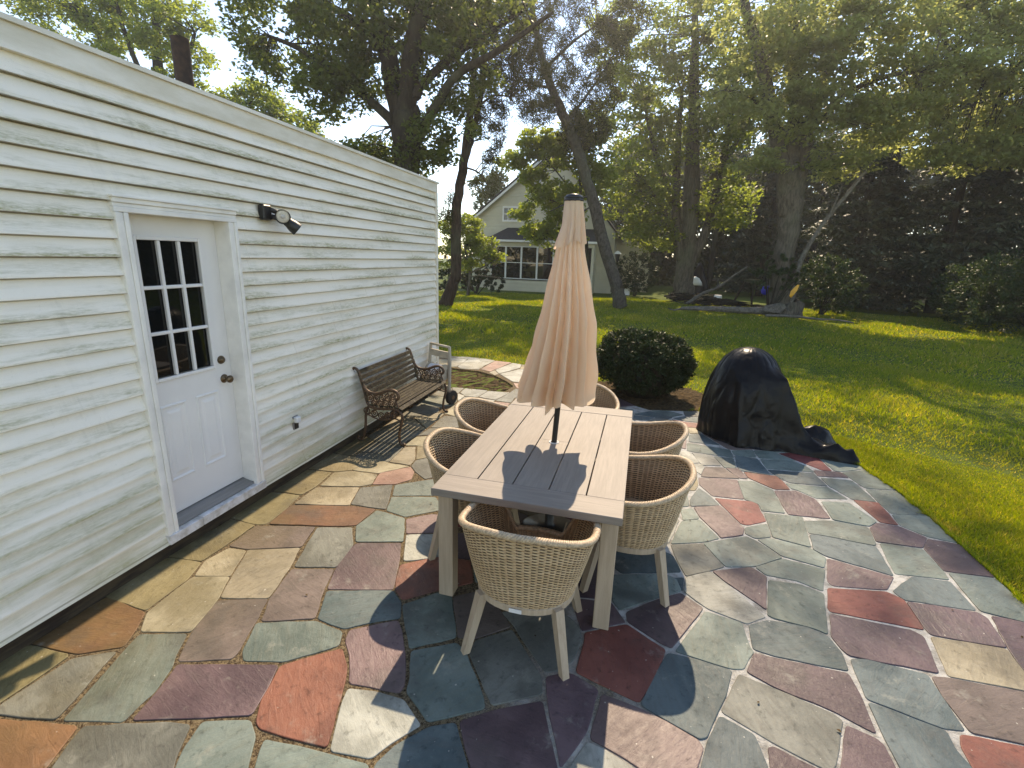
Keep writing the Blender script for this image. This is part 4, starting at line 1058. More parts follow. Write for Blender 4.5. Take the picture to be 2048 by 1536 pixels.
# ================================================================ HOSE REEL CART
hc_ = thing('hose_reel_cart', 'beige plastic hose reel cart with black wheels behind the bench', 'hose cart', (.28,6.25,0))
A0, A1 = Vector((.075,6.33,.79)), Vector((.405,6.21,.775)); B0, B1 = Vector((.055,6.20,.10)), Vector((.455,6.06,.10))
for a, b in ((A0,B0),(A1,B1)): obj('side_rail', MB().tube([a, a.lerp(b,.4)+Vector((0,.015,0)), b], [.022,.026,.024], 6), M_CART, hc_, False)
obj('handle', MB().tube([A0+Vector((0,0,-.012)), A1+Vector((0,0,-.012))], .018, 8), M_CART, hc_, True)
def plank_between(p, q, h, t):
    d_ = (q-p); ax = d_.normalized(); nn = ax.cross(Vector((0,0,1))); mb = MB()
    mb.loft([[p+nn*t-Vector((0,0,h)), p-nn*t-Vector((0,0,h)), p-nn*t+Vector((0,0,h)), p+nn*t+Vector((0,0,h))], [q+nn*t-Vector((0,0,h)), q-nn*t-Vector((0,0,h)), q-nn*t+Vector((0,0,h)), q+nn*t+Vector((0,0,h))]], True, True); return mb
obj('cross_panel', plank_between(A0.lerp(B0,.18), A1.lerp(B1,.18), .045, .012), M_CART, hc_)
obj('cross_panel', plank_between(A0.lerp(B0,.86), A1.lerp(B1,.86), .05, .014), M_CART, hc_)
dax = (B1-B0).normalized(); rc = B0.lerp(B1,.5)+Vector((0,.0,.33))
for s_ in (-.13,.13): obj('reel_disc', MB().tube([rc+dax*(s_-.008), rc+dax*(s_+.008)], .115, 24), M_CART, hc_, False)
mb = MB()
for k in range(7): 
    q = rc+dax*(-.105+.035*k); up_ = Vector((0,0,1)); sd = dax.cross(up_)
    mb.tube([q+(up_*math.cos(2*PI*i/20)+sd*math.sin(2*PI*i/20))*.085 for i in range(21)], .016, 6, False)
obj('hose', mb, M_WHITEPL, hc_, True)
for p in (B0-dax*.045, B1+dax*.045):
    w = obj('wheel', MB().tube([p-dax*.03, p-dax*.024, p+dax*.024, p+dax*.03], [.085,.1,.1,.085], 20), M_RUBBER, hc_, False)
    obj('hub', MB().tube([p-dax*.034, p+dax*.034], .03, 12), M_CASTIRON, hc_)

# ================================================================ SHRUBS
def shrub(name, label, cat, base, blobs, mat, leaf, n, up=.5, outward=True, core=True, group=None, aspect=.4, stemmat=None):
    t = thing(name, label, cat, base, group)
    Ps = []; Ds = []
    tot = sum(b[1][0]*b[1][1] for b in blobs)
    for c, r in blobs:
        k = int(n*r[0]*r[1]/tot); nc = max(10, k//40)
        cc = ell_points(nc, c, r, .72); P = clumps(cc, 40, min(r)*.16, .9); Ps.append(P); Ds.append(unit((P-np.array(c))/np.array(r)))
    P = np.concatenate(Ps); D = np.concatenate(Ds); keep = P[:,2] > .015; P, D = P[keep], D[keep]
    D[:,2] += up; quads_mesh('foliage', leaf_quads(P, leaf, aspect, .2, 0, D), mat, t)
    st = MB(); b = Vector(base)
    for c, r in blobs:
        for _ in range(5):
            e = Vector(c)+Vector((random.uniform(-.6,.6)*r[0], random.uniform(-.6,.6)*r[1], random.uniform(0,.6)*r[2]))
            st.tube([b+Vector((random.uniform(-.1,.1),random.uniform(-.1,.1),-.03)), (b+e)/2+Vector((0,0,.05)), e], [.03,.02,.008], 5)
    obj('stem', st, stemmat or M_BARK_OAK, t)
    return t
yew = shrub('yew_bush', 'dense rounded dark yew bush at the patio edge behind the table', 'bush', (3.05,7.55,0),
      [((3.05,7.58,.50),(.74,.72,.47)),((2.82,7.5,.62),(.45,.5,.38)),((3.35,7.55,.55),(.44,.5,.38))], M_YEW, .052, 46000, .5, aspect=.34)
mbk = MB(); mbk.loft([[(3.05+a*math.cos(2*PI*k/16), 7.58+a*.95*math.sin(2*PI*k/16), z) for k in range(16)] for a, z in ((.25,-.02),(.42,.15),(.5,.4),(.46,.62),(.28,.78),(.05,.84))], True, True); obj('inner_core', mbk, M_BARK_OAK, yew)  # added solid core that keeps light from passing through the bush
shrub('hedge_shrub', 'broad low green shrub at the right edge of the lawn', 'shrub', (15.8,19.5,0), [((15.9,23.4,1.2),(1.4,1.5,1.3)),((15.0,20.8,1.25),(1.4,1.6,1.4)),((16.6,19.6,1.5),(1.8,1.6,1.6)),((18.8,19.4,1.8),(2.2,1.8,1.9)),((21.5,19.5,1.8),(2.6,2,2.0))], M_SHRUB, .14, 50000)
shrub('round_shrub', 'dark rounded shrub standing right of the neighbouring house', 'shrub', (2.75,30.0,0), [((2.75,30,1.35),(1.25,1.0,1.15))], M_YEW, .14, 6000)
shrub('leafy_shrub', 'grey-green shrub growing right beside the big split trunk', 'shrub', (10.6,23.6,0), [((10.6,23.6,1.35),(1.35,1.0,1.1)),((11.4,23.9,1.0),(.9,.8,.9))], M_SHRUB, .13, 8000)
shrub('trunk_sprouts', 'leafy sprouts around the foot of the big split trunk', 'shrub', (8.2,22.1,0), [((8.1,22.2,1.75),(.95,.5,.75)),((8.9,22.1,1.55),(.6,.4,.5))], M_SHRUB, .13, 3200)
shrub('dark_hedge', 'low dark hedge beside the pair of thin leaning trunks', 'hedge', (-5.6,25.5,0), [((-6.2,25.5,.9),(1.0,.8,.8)),((-4.9,25.8,.8),(.9,.8,.75)),((-7.6,25.5,1.0),(1.0,.8,.9))], M_YEW, .14, 7000)

# ================================================================ TREES
DENS = 1.8
def tree(name, label, limbs, blobs, leafmat, bark, leaf, per=26, crad=.45, aspect=.6, up=.5, group=None, base=None, needles=False, jit=.06, twig=.012, flat=.55, shell=.45):
    """limbs: list of (points, radii); first is the trunk. blobs: (centre, radii, number of leaf clumps)."""
    b = base or limbs[0][0][0]
    t = thing(name, label, 'tree', (b[0], b[1], 0), group)
    lp = []
    for i, (pts, rad) in enumerate(limbs):
        P = smooth(pts, 5); R_ = np.interp(np.linspace(0,1,len(P)), np.linspace(0,1,len(rad)), rad)
        P = [p+Vector((random.uniform(-1,1),random.uniform(-1,1),0))*R_[k]*.16 for k, p in enumerate(P)]
        ns = 22 if R_[0] > .2 else 8; mb = MB(); mb.tube(P, list(R_), ns, True, 1.0, 0)
        if R_[0] > .2:      # vertical ridges and flutes in old bark
            for vi, v in enumerate(mb.v):
                ri = min(vi//ns, len(P)-1); c = P[ri]; q = Vector(v)-c; th_ = 2*PI*(vi % ns)/ns
                f_ = .16*mnoise.noise(Vector((math.cos(th_)*1.6+i*7, math.sin(th_)*1.6, v[2]*.35)))+.09*mnoise.noise(Vector((math.cos(th_)*4.5, math.sin(th_)*4.5+i, v[2]*.7)))
                mb.v[vi] = tuple(c+q*(1+f_*(1.5 if jit > .1 else 1)))
        obj('trunk' if i == 0 else 'limb', mb, bark, t, True)
        lp += [p for k, p in enumerate(P) if k > (len(P)*.35 if i == 0 else 2)]
    LPn = np.array([tuple(p) for p in lp]); allP = []; tw = MB()
    for c, r, n in blobs:
        cc = ell_points(n, c, r, shell); allP.append(clumps(cc, int(per*DENS), crad*1.1, flat))
        for q in cc[:max(1, int(n*.45))]:
            dd = np.linalg.norm((LPn-q)*np.array([1,1,1.3]), axis=1); j = int(np.argmin(dd))
            if dd[j] > 5.5: continue
            p = Vector(LPn[j]); q = Vector(q); m_ = p.lerp(q,.5)+Vector((random.uniform(-.2,.2),random.uniform(-.2,.2),random.uniform(0,.35)))
            tw.tube([p, m_, q], [twig*2.2, twig*1.4, twig*.6], 3, False)
    if tw.v: stuff(obj('twigs', tw, bark, t))
    P = np.concatenate(allP)
    if needles: 
        D = RNG.normal(size=P.shape); D[:,2] -= .35; quads_mesh('crown', leaf_quads(P, leaf, aspect, 0, .0, unit(D), .0), leafmat, t)
    else: quads_mesh('crown', leaf_quads(P, leaf, aspect, up, .25), leafmat, t)
    return t
Y = 15.0
tree('oak_tree', 'massive dark oak with spreading limbs rising behind the white house wing',
  [([(-4.35,Y,-.1),(-4.45,Y,2),(-4.54,Y,4.49),(-4.5,Y,5.6),(-4.5,Y,6.2)], [.55,.45,.40,.42,.36]),
   ([(-4.55,Y,5.6),(-4.95,Y+.2,7.0),(-5.27,Y+.4,8.05),(-5.73,Y+.6,9.3),(-6.1,Y+.8,10.6)], [.32,.27,.24,.2,.12]),
   ([(-4.45,Y,5.7),(-4.29,Y+.1,7.77),(-3.89,Y+.2,9.02),(-3.6,Y+.3,10.6)], [.30,.27,.22,.12]),
   ([(-4.3,Y,4.9),(-3.99,Y-.1,5.46),(-3.38,Y-.3,6.18),(-2.57,Y-.6,6.88),(-1.6,Y-.7,7.25),(-.82,Y-.8,7.6),(.1,Y-.8,8.1)], [.2,.17,.14,.11,.09,.075,.04]),
   ([(-4.15,Y,6.5),(-3.92,Y+.1,6.94),(-2.83,Y+.4,7.85),(-1.34,Y+.6,8.66),(-.4,Y+.7,9.3)], [.16,.14,.11,.07,.04]),
   ([(-4.7,Y,5.5),(-5.02,Y-.1,6.0),(-6.14,Y-.4,6.9),(-7.4,Y-.6,7.7),(-8.6,Y-.6,8.2)], [.18,.15,.11,.08,.04]),
   ([(-5.2,Y,7.9),(-6.4,Y+.3,8.9),(-7.8,Y+.5,9.6),(-9.2,Y+.6,9.9)], [.14,.10,.07,.03])],
  [((-7.9,15.2,9.0),(2.7,1.8,1.9),150),((-5.8,15.2,8.2),(1.9,1.8,1.9),110),((-4.2,15.6,9.4),(2.2,2,1.5),120),((-6.6,14.6,6.6),(1.25,1.1,.8),45),((-3.0,15.3,7.3),(1.4,1.4,1.1),44),((-2.2,15,8.9),(1.7,1.5,1.2),46),((-5.2,15.2,4.9),(1.9,1.2,.6),40),((-6.6,15.5,5.1),(.9,.9,.45),18),((-3.2,15,5.4),(1.0,1.0,.9),26),((-9.3,15,7.7),(.8,.9,.6),18)],
  M_LEAF_OAK, M_BARK_OAK, .16, 30, .42)
LB = [(-22.5,21.5,'open-crowned tree with bare dark limbs behind the roof, far left'), (-17.0,23.0,'lower rounded tree peeping over the roof behind the rusty pipe')]
tree('roof_tree', LB[0][2], [([(-21,21.5,-.1),(-21.2,21.5,5),(-21.0,21.5,8),(-20.6,21.5,11),(-20.3,21.5,13.6)], [.4,.34,.28,.2,.1]), ([(-21.1,21.5,7),(-23,21.5,10),(-24.6,21.5,12.8)], [.2,.14,.07]), ([(-21,21.5,7.5),(-19.2,21.5,10),(-18,21.2,11.5)], [.18,.12,.06]),([(-21,21.5,8.2),(-22,21.2,11.5),(-22.4,21.2,14)], [.16,.1,.05])],
  [((-24.8,21.5,12.6),(2.4,1.8,1.5),70),((-21.6,21.5,11.6),(2.2,1.8,1.9),70),((-19.0,21.3,11.6),(1.9,1.6,1.7),70),((-19.3,21.3,9.0),(1.6,1.4,.9),40),((-27.5,21.5,13.4),(1.7,1.8,1.2),40),((-22.5,21.5,13.8),(3,1.8,1.0),60)], M_LEAF_MAPLE, M_BARK_OAK, .2, 26, .5)
tree('roof_tree', LB[1][2], [([(-17.2,23,-.1),(-17.1,23,5),(-16.9,23,9)], [.35,.28,.1])], [((-16.9,23,8.6),(2.0,1.8,1.35),110),((-14.9,23,7.7),(1.6,1.4,1.0),70),((-13.3,23,6.9),(1.0,1.2,.6),30)], M_LEAF_MAPLE, M_BARK_OAK, .2, 26, .45)
Y = 18.6
tree('twin_pine', 'slender dark twin-stemmed pine leaning beside the house corner',
  [([(-4.66,Y,-.05),(-4.3,Y,.9),(-4.17,Y,1.41),(-4.18,Y,3.67),(-3.95,Y,5.06),(-3.72,Y,6.53),(-3.54,Y,8.19),(-3.5,Y,8.99),(-3.69,Y,9.5)], [.30,.22,.20,.19,.17,.13,.11,.09,.05]),
   ([(-3.95,Y,5.1),(-3.7,Y+.05,5.9),(-3.45,Y+.05,6.81),(-3.17,Y,8.17),(-3.32,Y,9.52),(-3.45,Y,11)], [.12,.12,.11,.10,.08,.05]),
   ([(-3.4,Y,7.2),(-2.7,Y-.2,7.5),(-2.1,Y-.3,7.4)], [.05,.035,.02]),([(-3.6,Y,8.3),(-4.4,Y,8.8),(-5.2,Y,8.6)], [.05,.035,.02]),([(-3.9,Y,5.2),(-3.3,Y,5.0),(-2.9,Y,4.5)], [.04,.03,.015])],
  [((-2.6,Y,8.4),(1.3,1,1.3),46),((-4.2,Y,9.6),(1.3,1,1.0),44),((-2.7,Y,6.5),(.75,.7,1.0),22),((-1.9,Y,9.6),(1.3,1,.9),40),((-3.0,Y,4.9),(.6,.6,.9),14),((-4.5,Y,3.3),(.45,.5,.9),12),((-3.3,Y,10.4),(1.6,1,.8),46),((-1.3,Y,7.9),(1.0,.9,.8),26),((-3.6,Y,7.4),(1.0,.8,.7),24)], M_NEEDLE, M_BARK_PINE, .30, 30, .26, .09, needles=True, twig=.012, flat=1.0)
Y = 21.8
tree('leaning_pine', 'tall pine leaning left with a bare curved trunk behind the umbrella',
  [([(2.26,Y,-.05),(2.1,Y,.6),(1.9,Y,1.16),(1.36,Y,2.61),(.69,Y,4.41),(.18,Y,5.78),(-.43,Y,7.12),(-.9,Y,7.97),(-1.36,Y,8.81),(-1.95,Y,10.44),(-2.32,Y,12.0)], [.34,.28,.26,.25,.24,.22,.20,.18,.17,.14,.08]),
   ([(-.6,Y,7.4),(.2,Y,8.4),(.9,Y,9.4)], [.08,.05,.03]),([(-1.3,Y,8.7),(-2.2,Y,8.9),(-3,Y,9.3)], [.07,.05,.03]),([(-1.6,Y,9.4),(-.5,Y,10.3),(.4,Y,10.8)], [.08,.05,.03]),([(.6,Y,4.6),(-.2,Y-.3,4.3),(-1.0,Y-.5,3.9)], [.05,.035,.02]),([(.75,Y,4.2),(.0,Y-.3,3.7),(-.5,Y-.4,3.2)], [.04,.03,.02])],
  [((-.7,Y,8.6),(1.5,1,1.0),44),((.3,Y,10.0),(1.6,1,1.1),50),((-2.4,Y,9.9),(1.3,1,1.2),44),((-1.6,Y,11.6),(2,1.2,.9),50),((.6,Y,8.0),(1.0,.9,1.2),40),((-1.9,Y,8.0),(.8,.7,.6),24),((1.2,Y,11.2),(1.5,1,1.0),40),((-.2,Y,7.0),(.8,.7,.6),20)], M_NEEDLE, M_BARK_LEAN, .32, 30, .29, .09, needles=True, flat=1.0)
tree('young_maple', 'young maple with bright yellow-green leaves in front of the neighbouring house',
  [([(.7,23.5,-.05),(.45,23.4,2.2),(.1,23.3,4.2),(-.2,23.3,6.2)], [.11,.10,.08,.03]), ([(.3,23.4,3.4),(-.9,23.1,4.4),(-2.0,22.9,4.6)], [.05,.035,.02]),([(.35,23.4,2.8),(-.8,23,3.1),(-1.8,22.8,2.7)], [.05,.035,.02]),([(.1,23.3,4.3),(-1.0,23.2,5.6),(-1.8,23.1,6.4)], [.045,.03,.02])],
  [((-1.2,23,4.75),(1.1,.8,.55),44),((-1.6,22.9,3.2),(.85,.7,.65),34),((-.9,23,6.5),(1.3,.9,.8),50),((-.1,23.2,7.4),(1.2,.9,.8),50),((-2.1,22.9,5.45),(.7,.5,.35),22),((-1.9,22.9,6.9),(.9,.7,.6),34),((.6,23.3,5.6),(.9,.7,1.0),44),((-.6,23,3.9),(.9,.6,.5),30),((-3.0,22.8,6.2),(.8,.6,.4),22),((-2.6,22.8,4.0),(.5,.5,.3),14),((-.3,22.6,2.6),(.6,.5,.6),22)], M_LEAF_YELLOW, M_BARK_OAK, .17, 30, .34)
tree('dogwood', 'small dogwood with sunlit yellow crown left of the sunroom',
  [([(-5.6,24,-.05),(-5.5,24,1.2),(-5.8,24,2.4)], [.09,.07,.04]), ([(-5.5,24,1.1),(-4.6,23.8,1.5),(-3.9,23.7,1.9)], [.05,.035,.02]),([(-5.55,24,.9),(-4.9,23.9,1.0),(-3.8,23.8,.95)], [.04,.03,.02]),([(-5.7,24,1.8),(-6.3,24,2.8),(-6.5,24,3.5)], [.045,.03,.02])],
  [((-6.0,24,3.4),(1.2,.9,.55),60),((-5.0,23.9,2.6),(.9,.8,.4),34),((-4.5,23.8,2.0),(.9,.6,.3),26),((-6.6,24,2.1),(.8,.7,.8),34),((-5.4,23.9,1.5),(.6,.5,.25),12)], M_LEAF_YELLOW, M_BARK_GREY, .15, 26, .32)
Y = 29.0; k_ = 29.0/32.7
def mx(x): return 2.8467+(x-2.8467)*k_
def mz(z): return 2.0152+(z-2.0152)*k_
tree('maple_tree', 'tall multi-stemmed maple with a thick pale base left of the split trunk',
  [([(mx(5.75),Y,-.1),(mx(5.72),Y,1.2),(mx(5.55),Y,mz(4.2)),(mx(5.43),Y,mz(7.04)),(mx(5.0),Y,mz(11.06)),(mx(4.5),Y,mz(16))], [.72,.50,.42,.36,.27,.12]),
   ([(mx(5.6),Y,1.6),(mx(4.9),Y-.2,3.4),(mx(4.5),Y-.2,6.5),(mx(4.3),Y,10.5)], [.26,.22,.18,.08]),([(mx(5.7),Y,1.5),(mx(6.6),Y+.2,3.6),(mx(7.0),Y+.4,6.8),(mx(7.3),Y+.4,11)], [.26,.22,.17,.08]),
   ([(mx(5.5),Y,2.6),(mx(4.0),Y-.4,4.6),(mx(2.6),Y-.6,6.2)], [.16,.12,.05]),([(mx(5.4),Y,4),(mx(3.3),Y-.2,7.2),(mx(2.2),Y,10.2)], [.16,.12,.05]),([(mx(5.5),Y,5),(mx(7.6),Y+.2,8),(mx(8.8),Y+.2,11)], [.16,.12,.05])],
  [((2.5,28.6,6.0),(2.2,2,2.4),150),((2.2,29,10.2),(2.6,2.4,2.6),170),((5.0,28.4,12.6),(3.0,2.6,2.2),170),((5.6,28.6,8.8),(2.4,2,2.2),130),((7.6,29,11.0),(2.6,2.2,2.6),150),((3.2,28.3,3.4),(1.5,1.2,1.0),50),((6.9,29,5.2),(1.8,1.5,1.5),70),((5,29,16.5),(3.6,3,2.0),16),((1.0,29,13.0),(2.2,2,1.6),70),((8.8,29,13),(1.8,2,1.8),60)],
  M_LEAF_MAPLE, M_BARK_GREY, .20, 24, .55, shell=.3, flat=.4)
Y = 22.7
tree('split_trunk_tree', 'huge old tree with a gnarled grey trunk splitting into steep limbs',
  [([(9.0,Y,-.1),(8.85,Y,.5),(8.68,Y,1.42),(8.61,Y,3.02),(8.45,Y,4.4),(8.33,Y,5.5),(8.25,Y+.1,6.4),(8.2,Y+.2,7.2)], [.85,.52,.40,.37,.42,.46,.30,.10]),
   ([(8.36,Y-.1,3.9),(8.12,Y-.12,5.2),(7.8,Y-.1,6.4),(7.36,Y-.1,7.48),(6.76,Y-.2,9.06),(6.09,Y-.2,10.61),(5.4,Y-.2,12.5),(5,Y,15)], [.22,.30,.27,.24,.20,.17,.13,.06]),
   ([(8.2,Y,5.8),(8.25,Y+.2,7),(8.22,Y+.4,8.15),(7.9,Y+.6,9.85),(7.6,Y+.8,11.8),(7.4,Y+.9,15)], [.32,.29,.27,.23,.19,.09]),
   ([(8.55,Y-.12,4.0),(8.62,Y-.14,5.4),(8.66,Y-.1,7.0),(8.78,Y-.1,8.47),(9.28,Y-.2,9.76),(9.96,Y-.3,11.28),(10.8,Y-.3,13.5)], [.20,.26,.24,.21,.18,.15,.07]),
   ([(8.5,Y,6.6),(9.4,Y-.3,8.0),(10.6,Y-.6,8.6),(12,Y-.8,8.7)], [.14,.11,.08,.04]),([(7.4,Y,7.4),(6.4,Y-.4,8.2),(5.4,Y-.7,8.4)], [.12,.09,.04])],
  [((6.8,22.2,10.0),(2.0,1.6,1.4),70),((9.4,22.0,8.2),(2.2,1.5,1.3),74),((11.6,21.8,9.0),(2.2,1.6,1.6),110),((9.6,22.0,10.6),(2.2,1.6,1.2),80),((7,22.8,13.4),(3.4,2.4,1.8),22),((11.6,22.5,12.6),(3.0,2.4,1.8),30),((5.4,22.4,12.0),(2.2,2,1.4),24),((5.8,22,8.0),(1.1,1,.8),34),((9.8,22.2,5.8),(1.3,1.0,.7),34),((8.0,21.2,7.4),(1.8,.8,1.0),60),((8.6,21.0,9.6),(2.4,.8,1.2),80),((7.0,21.2,5.6),(.8,.6,.6),20),((10.6,21.5,7.2),(1.5,.8,.8),46),((5.2,21.5,17.8),(3.0,3.0,2.0),10),((10.5,22,14.8),(4.5,3.0,1.2),26),((9,22,17.2),(4.5,3.0,1.2),24),((13.0,22,18.5),(3.5,3.0,1.6),14),((9.5,22,18.8),(4.0,2.0,1.3),24),((4.6,22,19.8),(1.4,2.5,1.5),7)],  # highest sparse clumps: out of view, added to dapple lawn and patio
  M_LEAF_PALE, M_BARK_GREY, .17, 24, .55, shell=.3, jit=.12, flat=.3)
tree('beech_tree', 'broad tree with glare-paled leaves filling the upper right above the dark hemlocks',
  [([(25.5,25.5,-.1),(25.3,25.5,4),(25.0,25.5,8),(24.6,25.5,14)], [.5,.42,.34,.12]),([(25.2,25.5,5.5),(21.5,24.6,8.0),(17.0,24,8.8),(13.5,23.8,9.4)], [.22,.16,.10,.04]),([(25.2,25.5,6),(22.8,24.8,9),(20.5,24.4,11.2)], [.2,.14,.05]),([(25.1,25.5,7),(20.5,24.6,10.4),(15.6,24.4,12.0)], [.2,.13,.05])],
  [((14.6,23.8,9.0),(2.6,1.8,1.7),170),((18.2,23.6,9.2),(2.6,1.8,1.9),180),((16.3,23.5,7.0),(2.4,1.5,.9),100),((19.5,23.6,7.0),(1.9,1.5,.8),70),((16.5,24.3,11.4),(3.4,2.2,1.3),130),((16.5,24.3,14.2),(3.6,2.4,1.6),14),((21.4,24,10.4),(2.4,2,2.0),120),((13.4,23.8,11.2),(1.8,1.6,1.0),80),((12.0,23.4,7.4),(1.6,1,.9),60),((14.4,23.2,6.2),(1.8,1,.6),50),((17.5,23,5.9),(1.8,1,.5),46),((20,23,9),(2,1.5,2),80),((22,24,7.6),(1.6,1.5,1.1),60)],
  M_LEAF_PALE, M_BARK_OAK, .19, 24, .62, shell=.35, flat=.25)
def hemlock(label, x, y, h, R, n):
    t = thing('hemlock', label, 'tree', (x,y,0), 'dark hemlocks along the right of the lawn')
    obj('trunk', MB().tube([(x,y,-.1),(x+.05,y,h*.5),(x,y,h)], [.26,.18,.04], 8), M_BARK_OAK, t)
        # branches: discrete sprays, leaves strung along each drooping branch
    n = int(n*2.2); nb = 230; bz = np.linspace(.35, h*.97, nb)+RNG.uniform(-.2,.2,nb); ba = RNG.uniform(0,2*PI,nb); bl = R*(1-np.clip(bz/h,0,1))**.75*RNG.uniform(.7,1.12,nb)+.15
    i = RNG.integers(0, nb, n); u = RNG.uniform(.12,1,n)**.7; r = bl[i]*u
    side = RNG.normal(size=n)*.10*(1+bl[i]*.8)*u*1.4
    P = np.stack([x+np.cos(ba[i])*r-np.sin(ba[i])*side, y+np.sin(ba[i])*r+np.cos(ba[i])*side, bz[i]+.25*r*.3-.16*r**1.5*.6+RNG.normal(size=n)*.05], 1)
    P = P[P[:,2] > .05]; D = np.stack([np.cos(ba[i]),np.sin(ba[i]),-.3+0*u],1)[:len(P)]
    quads_mesh('crown', leaf_quads(P, .30, .40, 1.2, .25, D), M_HEMLOCK, t); return t
hemlock('dark drooping hemlock just right of the leaning dead limb', 13.6,29.5,9.5,3.4,11000)
hemlock('dark drooping hemlock second from the leaning dead limb', 17.0,28.5,10.5,3.6,12000)
hemlock('dark drooping hemlock behind the right end of the lawn shrub', 20.5,27.5,11,3.8,12000)
hemlock('dark drooping hemlock at the right edge of the picture', 24.5,25.5,11,3.8,10000)
hemlock('distant dark hemlock between the split trunk and the maple', 10.8,36.0,9,3.0,8000)
# far-off woodland behind everything, one mass
cc = []
for _ in range(3600):
    x = RNG.uniform(-14, 62); y = RNG.uniform(44, 58)
    top = (4.5 if x < -1 else 12)+RNG.uniform(-2,3)
    cc.append((x, y, RNG.uniform(.3, top)))
cc = [c for c in cc if not (-14 < c[0] < -5 and c[2] > 5)]
stuff(tag(quads_mesh('woodland', leaf_quads(clumps(np.array(cc), 34, 1.35, .7), .55, .6, .4, .2), M_WOODS), 'far green woodland closing the view behind the lawn', 'woodland'))
for (x, y, h, lab) in ((12.2,40,11,'thin far trunk just right of the split trunk'),(15,41,11,'thin far trunk in front of the woodland behind the hemlocks'),(8.2,41,10,'thin far trunk behind the covered furniture'),(-9.2,40,8.2,'sunlit tree top showing above the left roof slope')):
    tree('woodland_tree', lab, [([(x,y,-.1),(x+.1,y,h*.5),(x,y,h)], [.22,.17,.06])], [((x,y,h*.85),(1.8,1.6,1.9),60),((x+.6,y,h*.55),(1.5,1.4,1.2),26)], M_WOODS, M_BARK_OAK, .3, 22, .6, group=None)

# leaning dead limb, logs, brush
dl = thing('dead_limb', 'bare dead limb leaning against the foliage right of the split trunk', 'dead branch', (9.05,22.3,0))
obj('limb', MB().tube(smooth([(9.05,22.3,.0),(9.02,22.3,.6),(9.03,22.3,1.15),(9.12,22.3,2.2),(9.62,22.4,3.5),(10.29,22.5,4.62),(10.8,22.5,5.51),(11.1,22.5,5.9)],4), list(np.linspace(.13,.05,29)), 8, True, 1, .12), M_DEADWOOD, dl)
obj('side_limb', MB().tube(smooth([(9.85,22.42,3.9),(10.0,22.3,4.6),(10.05,22.2,5.1)],3), list(np.linspace(.04,.015,7)), 5), M_DEADWOOD, dl)
lg = thing('fallen_log', 'long grey barkless log lying on the lawn before the split trunk', 'log', (6.6,22.0,0))
obj('trunk', MB().tube(smooth([(4.75,21.9,.10),(5.4,21.95,.13),(6.4,22.0,.15),(7.4,22.0,.16),(8.2,22.0,.18)],5), list(np.linspace(.07,.17,21)), 9, True, 1, .12), M_DEADWOOD, lg)
obj('branch_stub', MB().tube([(4.8,21.9,.1),(4.45,21.7,.02),(4.2,21.6,.1)], [.05,.03,.015], 6), M_DEADWOOD, lg)
obj('root_end', MB().tube([(8.0,21.9,.2),(8.5,21.8,.3),(8.7,21.75,.45)], [.17,.2,.08], 8, True, 1, .3), M_DEADWOOD, lg)
tag(obj('fallen_branch', MB().tube(smooth([(7.9,21.2,.05),(8.8,21.1,.10),(9.6,21.0,.06),(10.3,20.8,.08),(10.8,20.6,.03)],4), list(np.linspace(.07,.025,17)), 6, True, 1, .15), M_DEADWOOD), 'thin crooked branch lying on the grass right of the fallen log', 'branch')
tag(obj('propped_branch', MB().tube(smooth([(5.3,25.5,0),(6.0,25.6,.55),(6.7,25.7,.9),(7.3,25.8,1.45),(7.9,25.9,1.9)],4), list(np.linspace(.09,.04,17)), 6, True, 1, .12), M_DEADWOOD), 'crooked branch sloping up from the grass left of the split trunk', 'branch')
bp = MB()
for _ in range(90):
    x, y = 6.9+random.gauss(0,.75), 25.8+random.gauss(0,.4); a = random.uniform(0,PI); l_ = random.uniform(.3,.9); z = random.uniform(.02,.35)*max(.1,1-abs(x-6.9)/1.6)
    bp.tube([(x-l_*math.cos(a),y-l_*math.sin(a)*.5,z), (x,y,z+.08), (x+l_*math.cos(a),y+l_*math.sin(a)*.5,z*.6)], [.02,.03,.012], 4)
stuff(tag(obj('brush_pile', bp, M_BARK_OAK), 'low dark brush pile on the grass between the trunks', 'brush pile'))
bp = MB()
for _ in range(60):
    x, y = 5.7+random.gauss(0,.55), 28.0+random.gauss(0,.3); bp.tube([(x-.3,y,random.uniform(.02,.4)),(x+.3,y+random.uniform(-.3,.3),random.uniform(.02,.4))], [.05,.04], 5)
stuff(tag(obj('wood_pile', bp, M_BARK_OAK), 'heap of dark logs and twigs at the foot of the maple', 'wood pile'))

# ================================================================ NEIGHBOURING HOUSE
nh = thing('neighbour_house', 'cream clapboard neighbouring house with a gable and glazed sunroom', 'house', (-2.5,31,0))
def gable(name, pts, y0, y1, mat):
    n = len(pts); mb = MB(); mb.loft([[(x,y0,z) for x,z in pts],[(x,y1,z) for x,z in pts]], True, True); return obj(name, mb, mat, nh)
gable('wall', [(-7.75,-.2),(1.3,-.2),(1.3,3.55),(-2.2,7.75),(-3.3,7.75),(-7.75,4.2)], 31, 40, M_CLAP)
def roof_slab(p, q, y0, y1, t): 
    mb = MB(); mb.loft([[(p[0],y0,p[1]),(q[0],y0,q[1]),(q[0],y0,q[1]+t),(p[0],y0,p[1]+t)],[(p[0],y1,p[1]),(q[0],y1,q[1]),(q[0],y1,q[1]+t),(p[0],y1,p[1]+t)]], True, True); return obj('roof', mb, M_SHINGLE, nh)
roof_slab((-8.1,3.93),(-3.3,7.76),30.7,40.3,.16); roof_slab((-3.3,7.761),(-2.2,7.761),30.7,40.3,.14); roof_slab((-2.2,7.76),(1.7,3.1),30.7,40.3,.16)
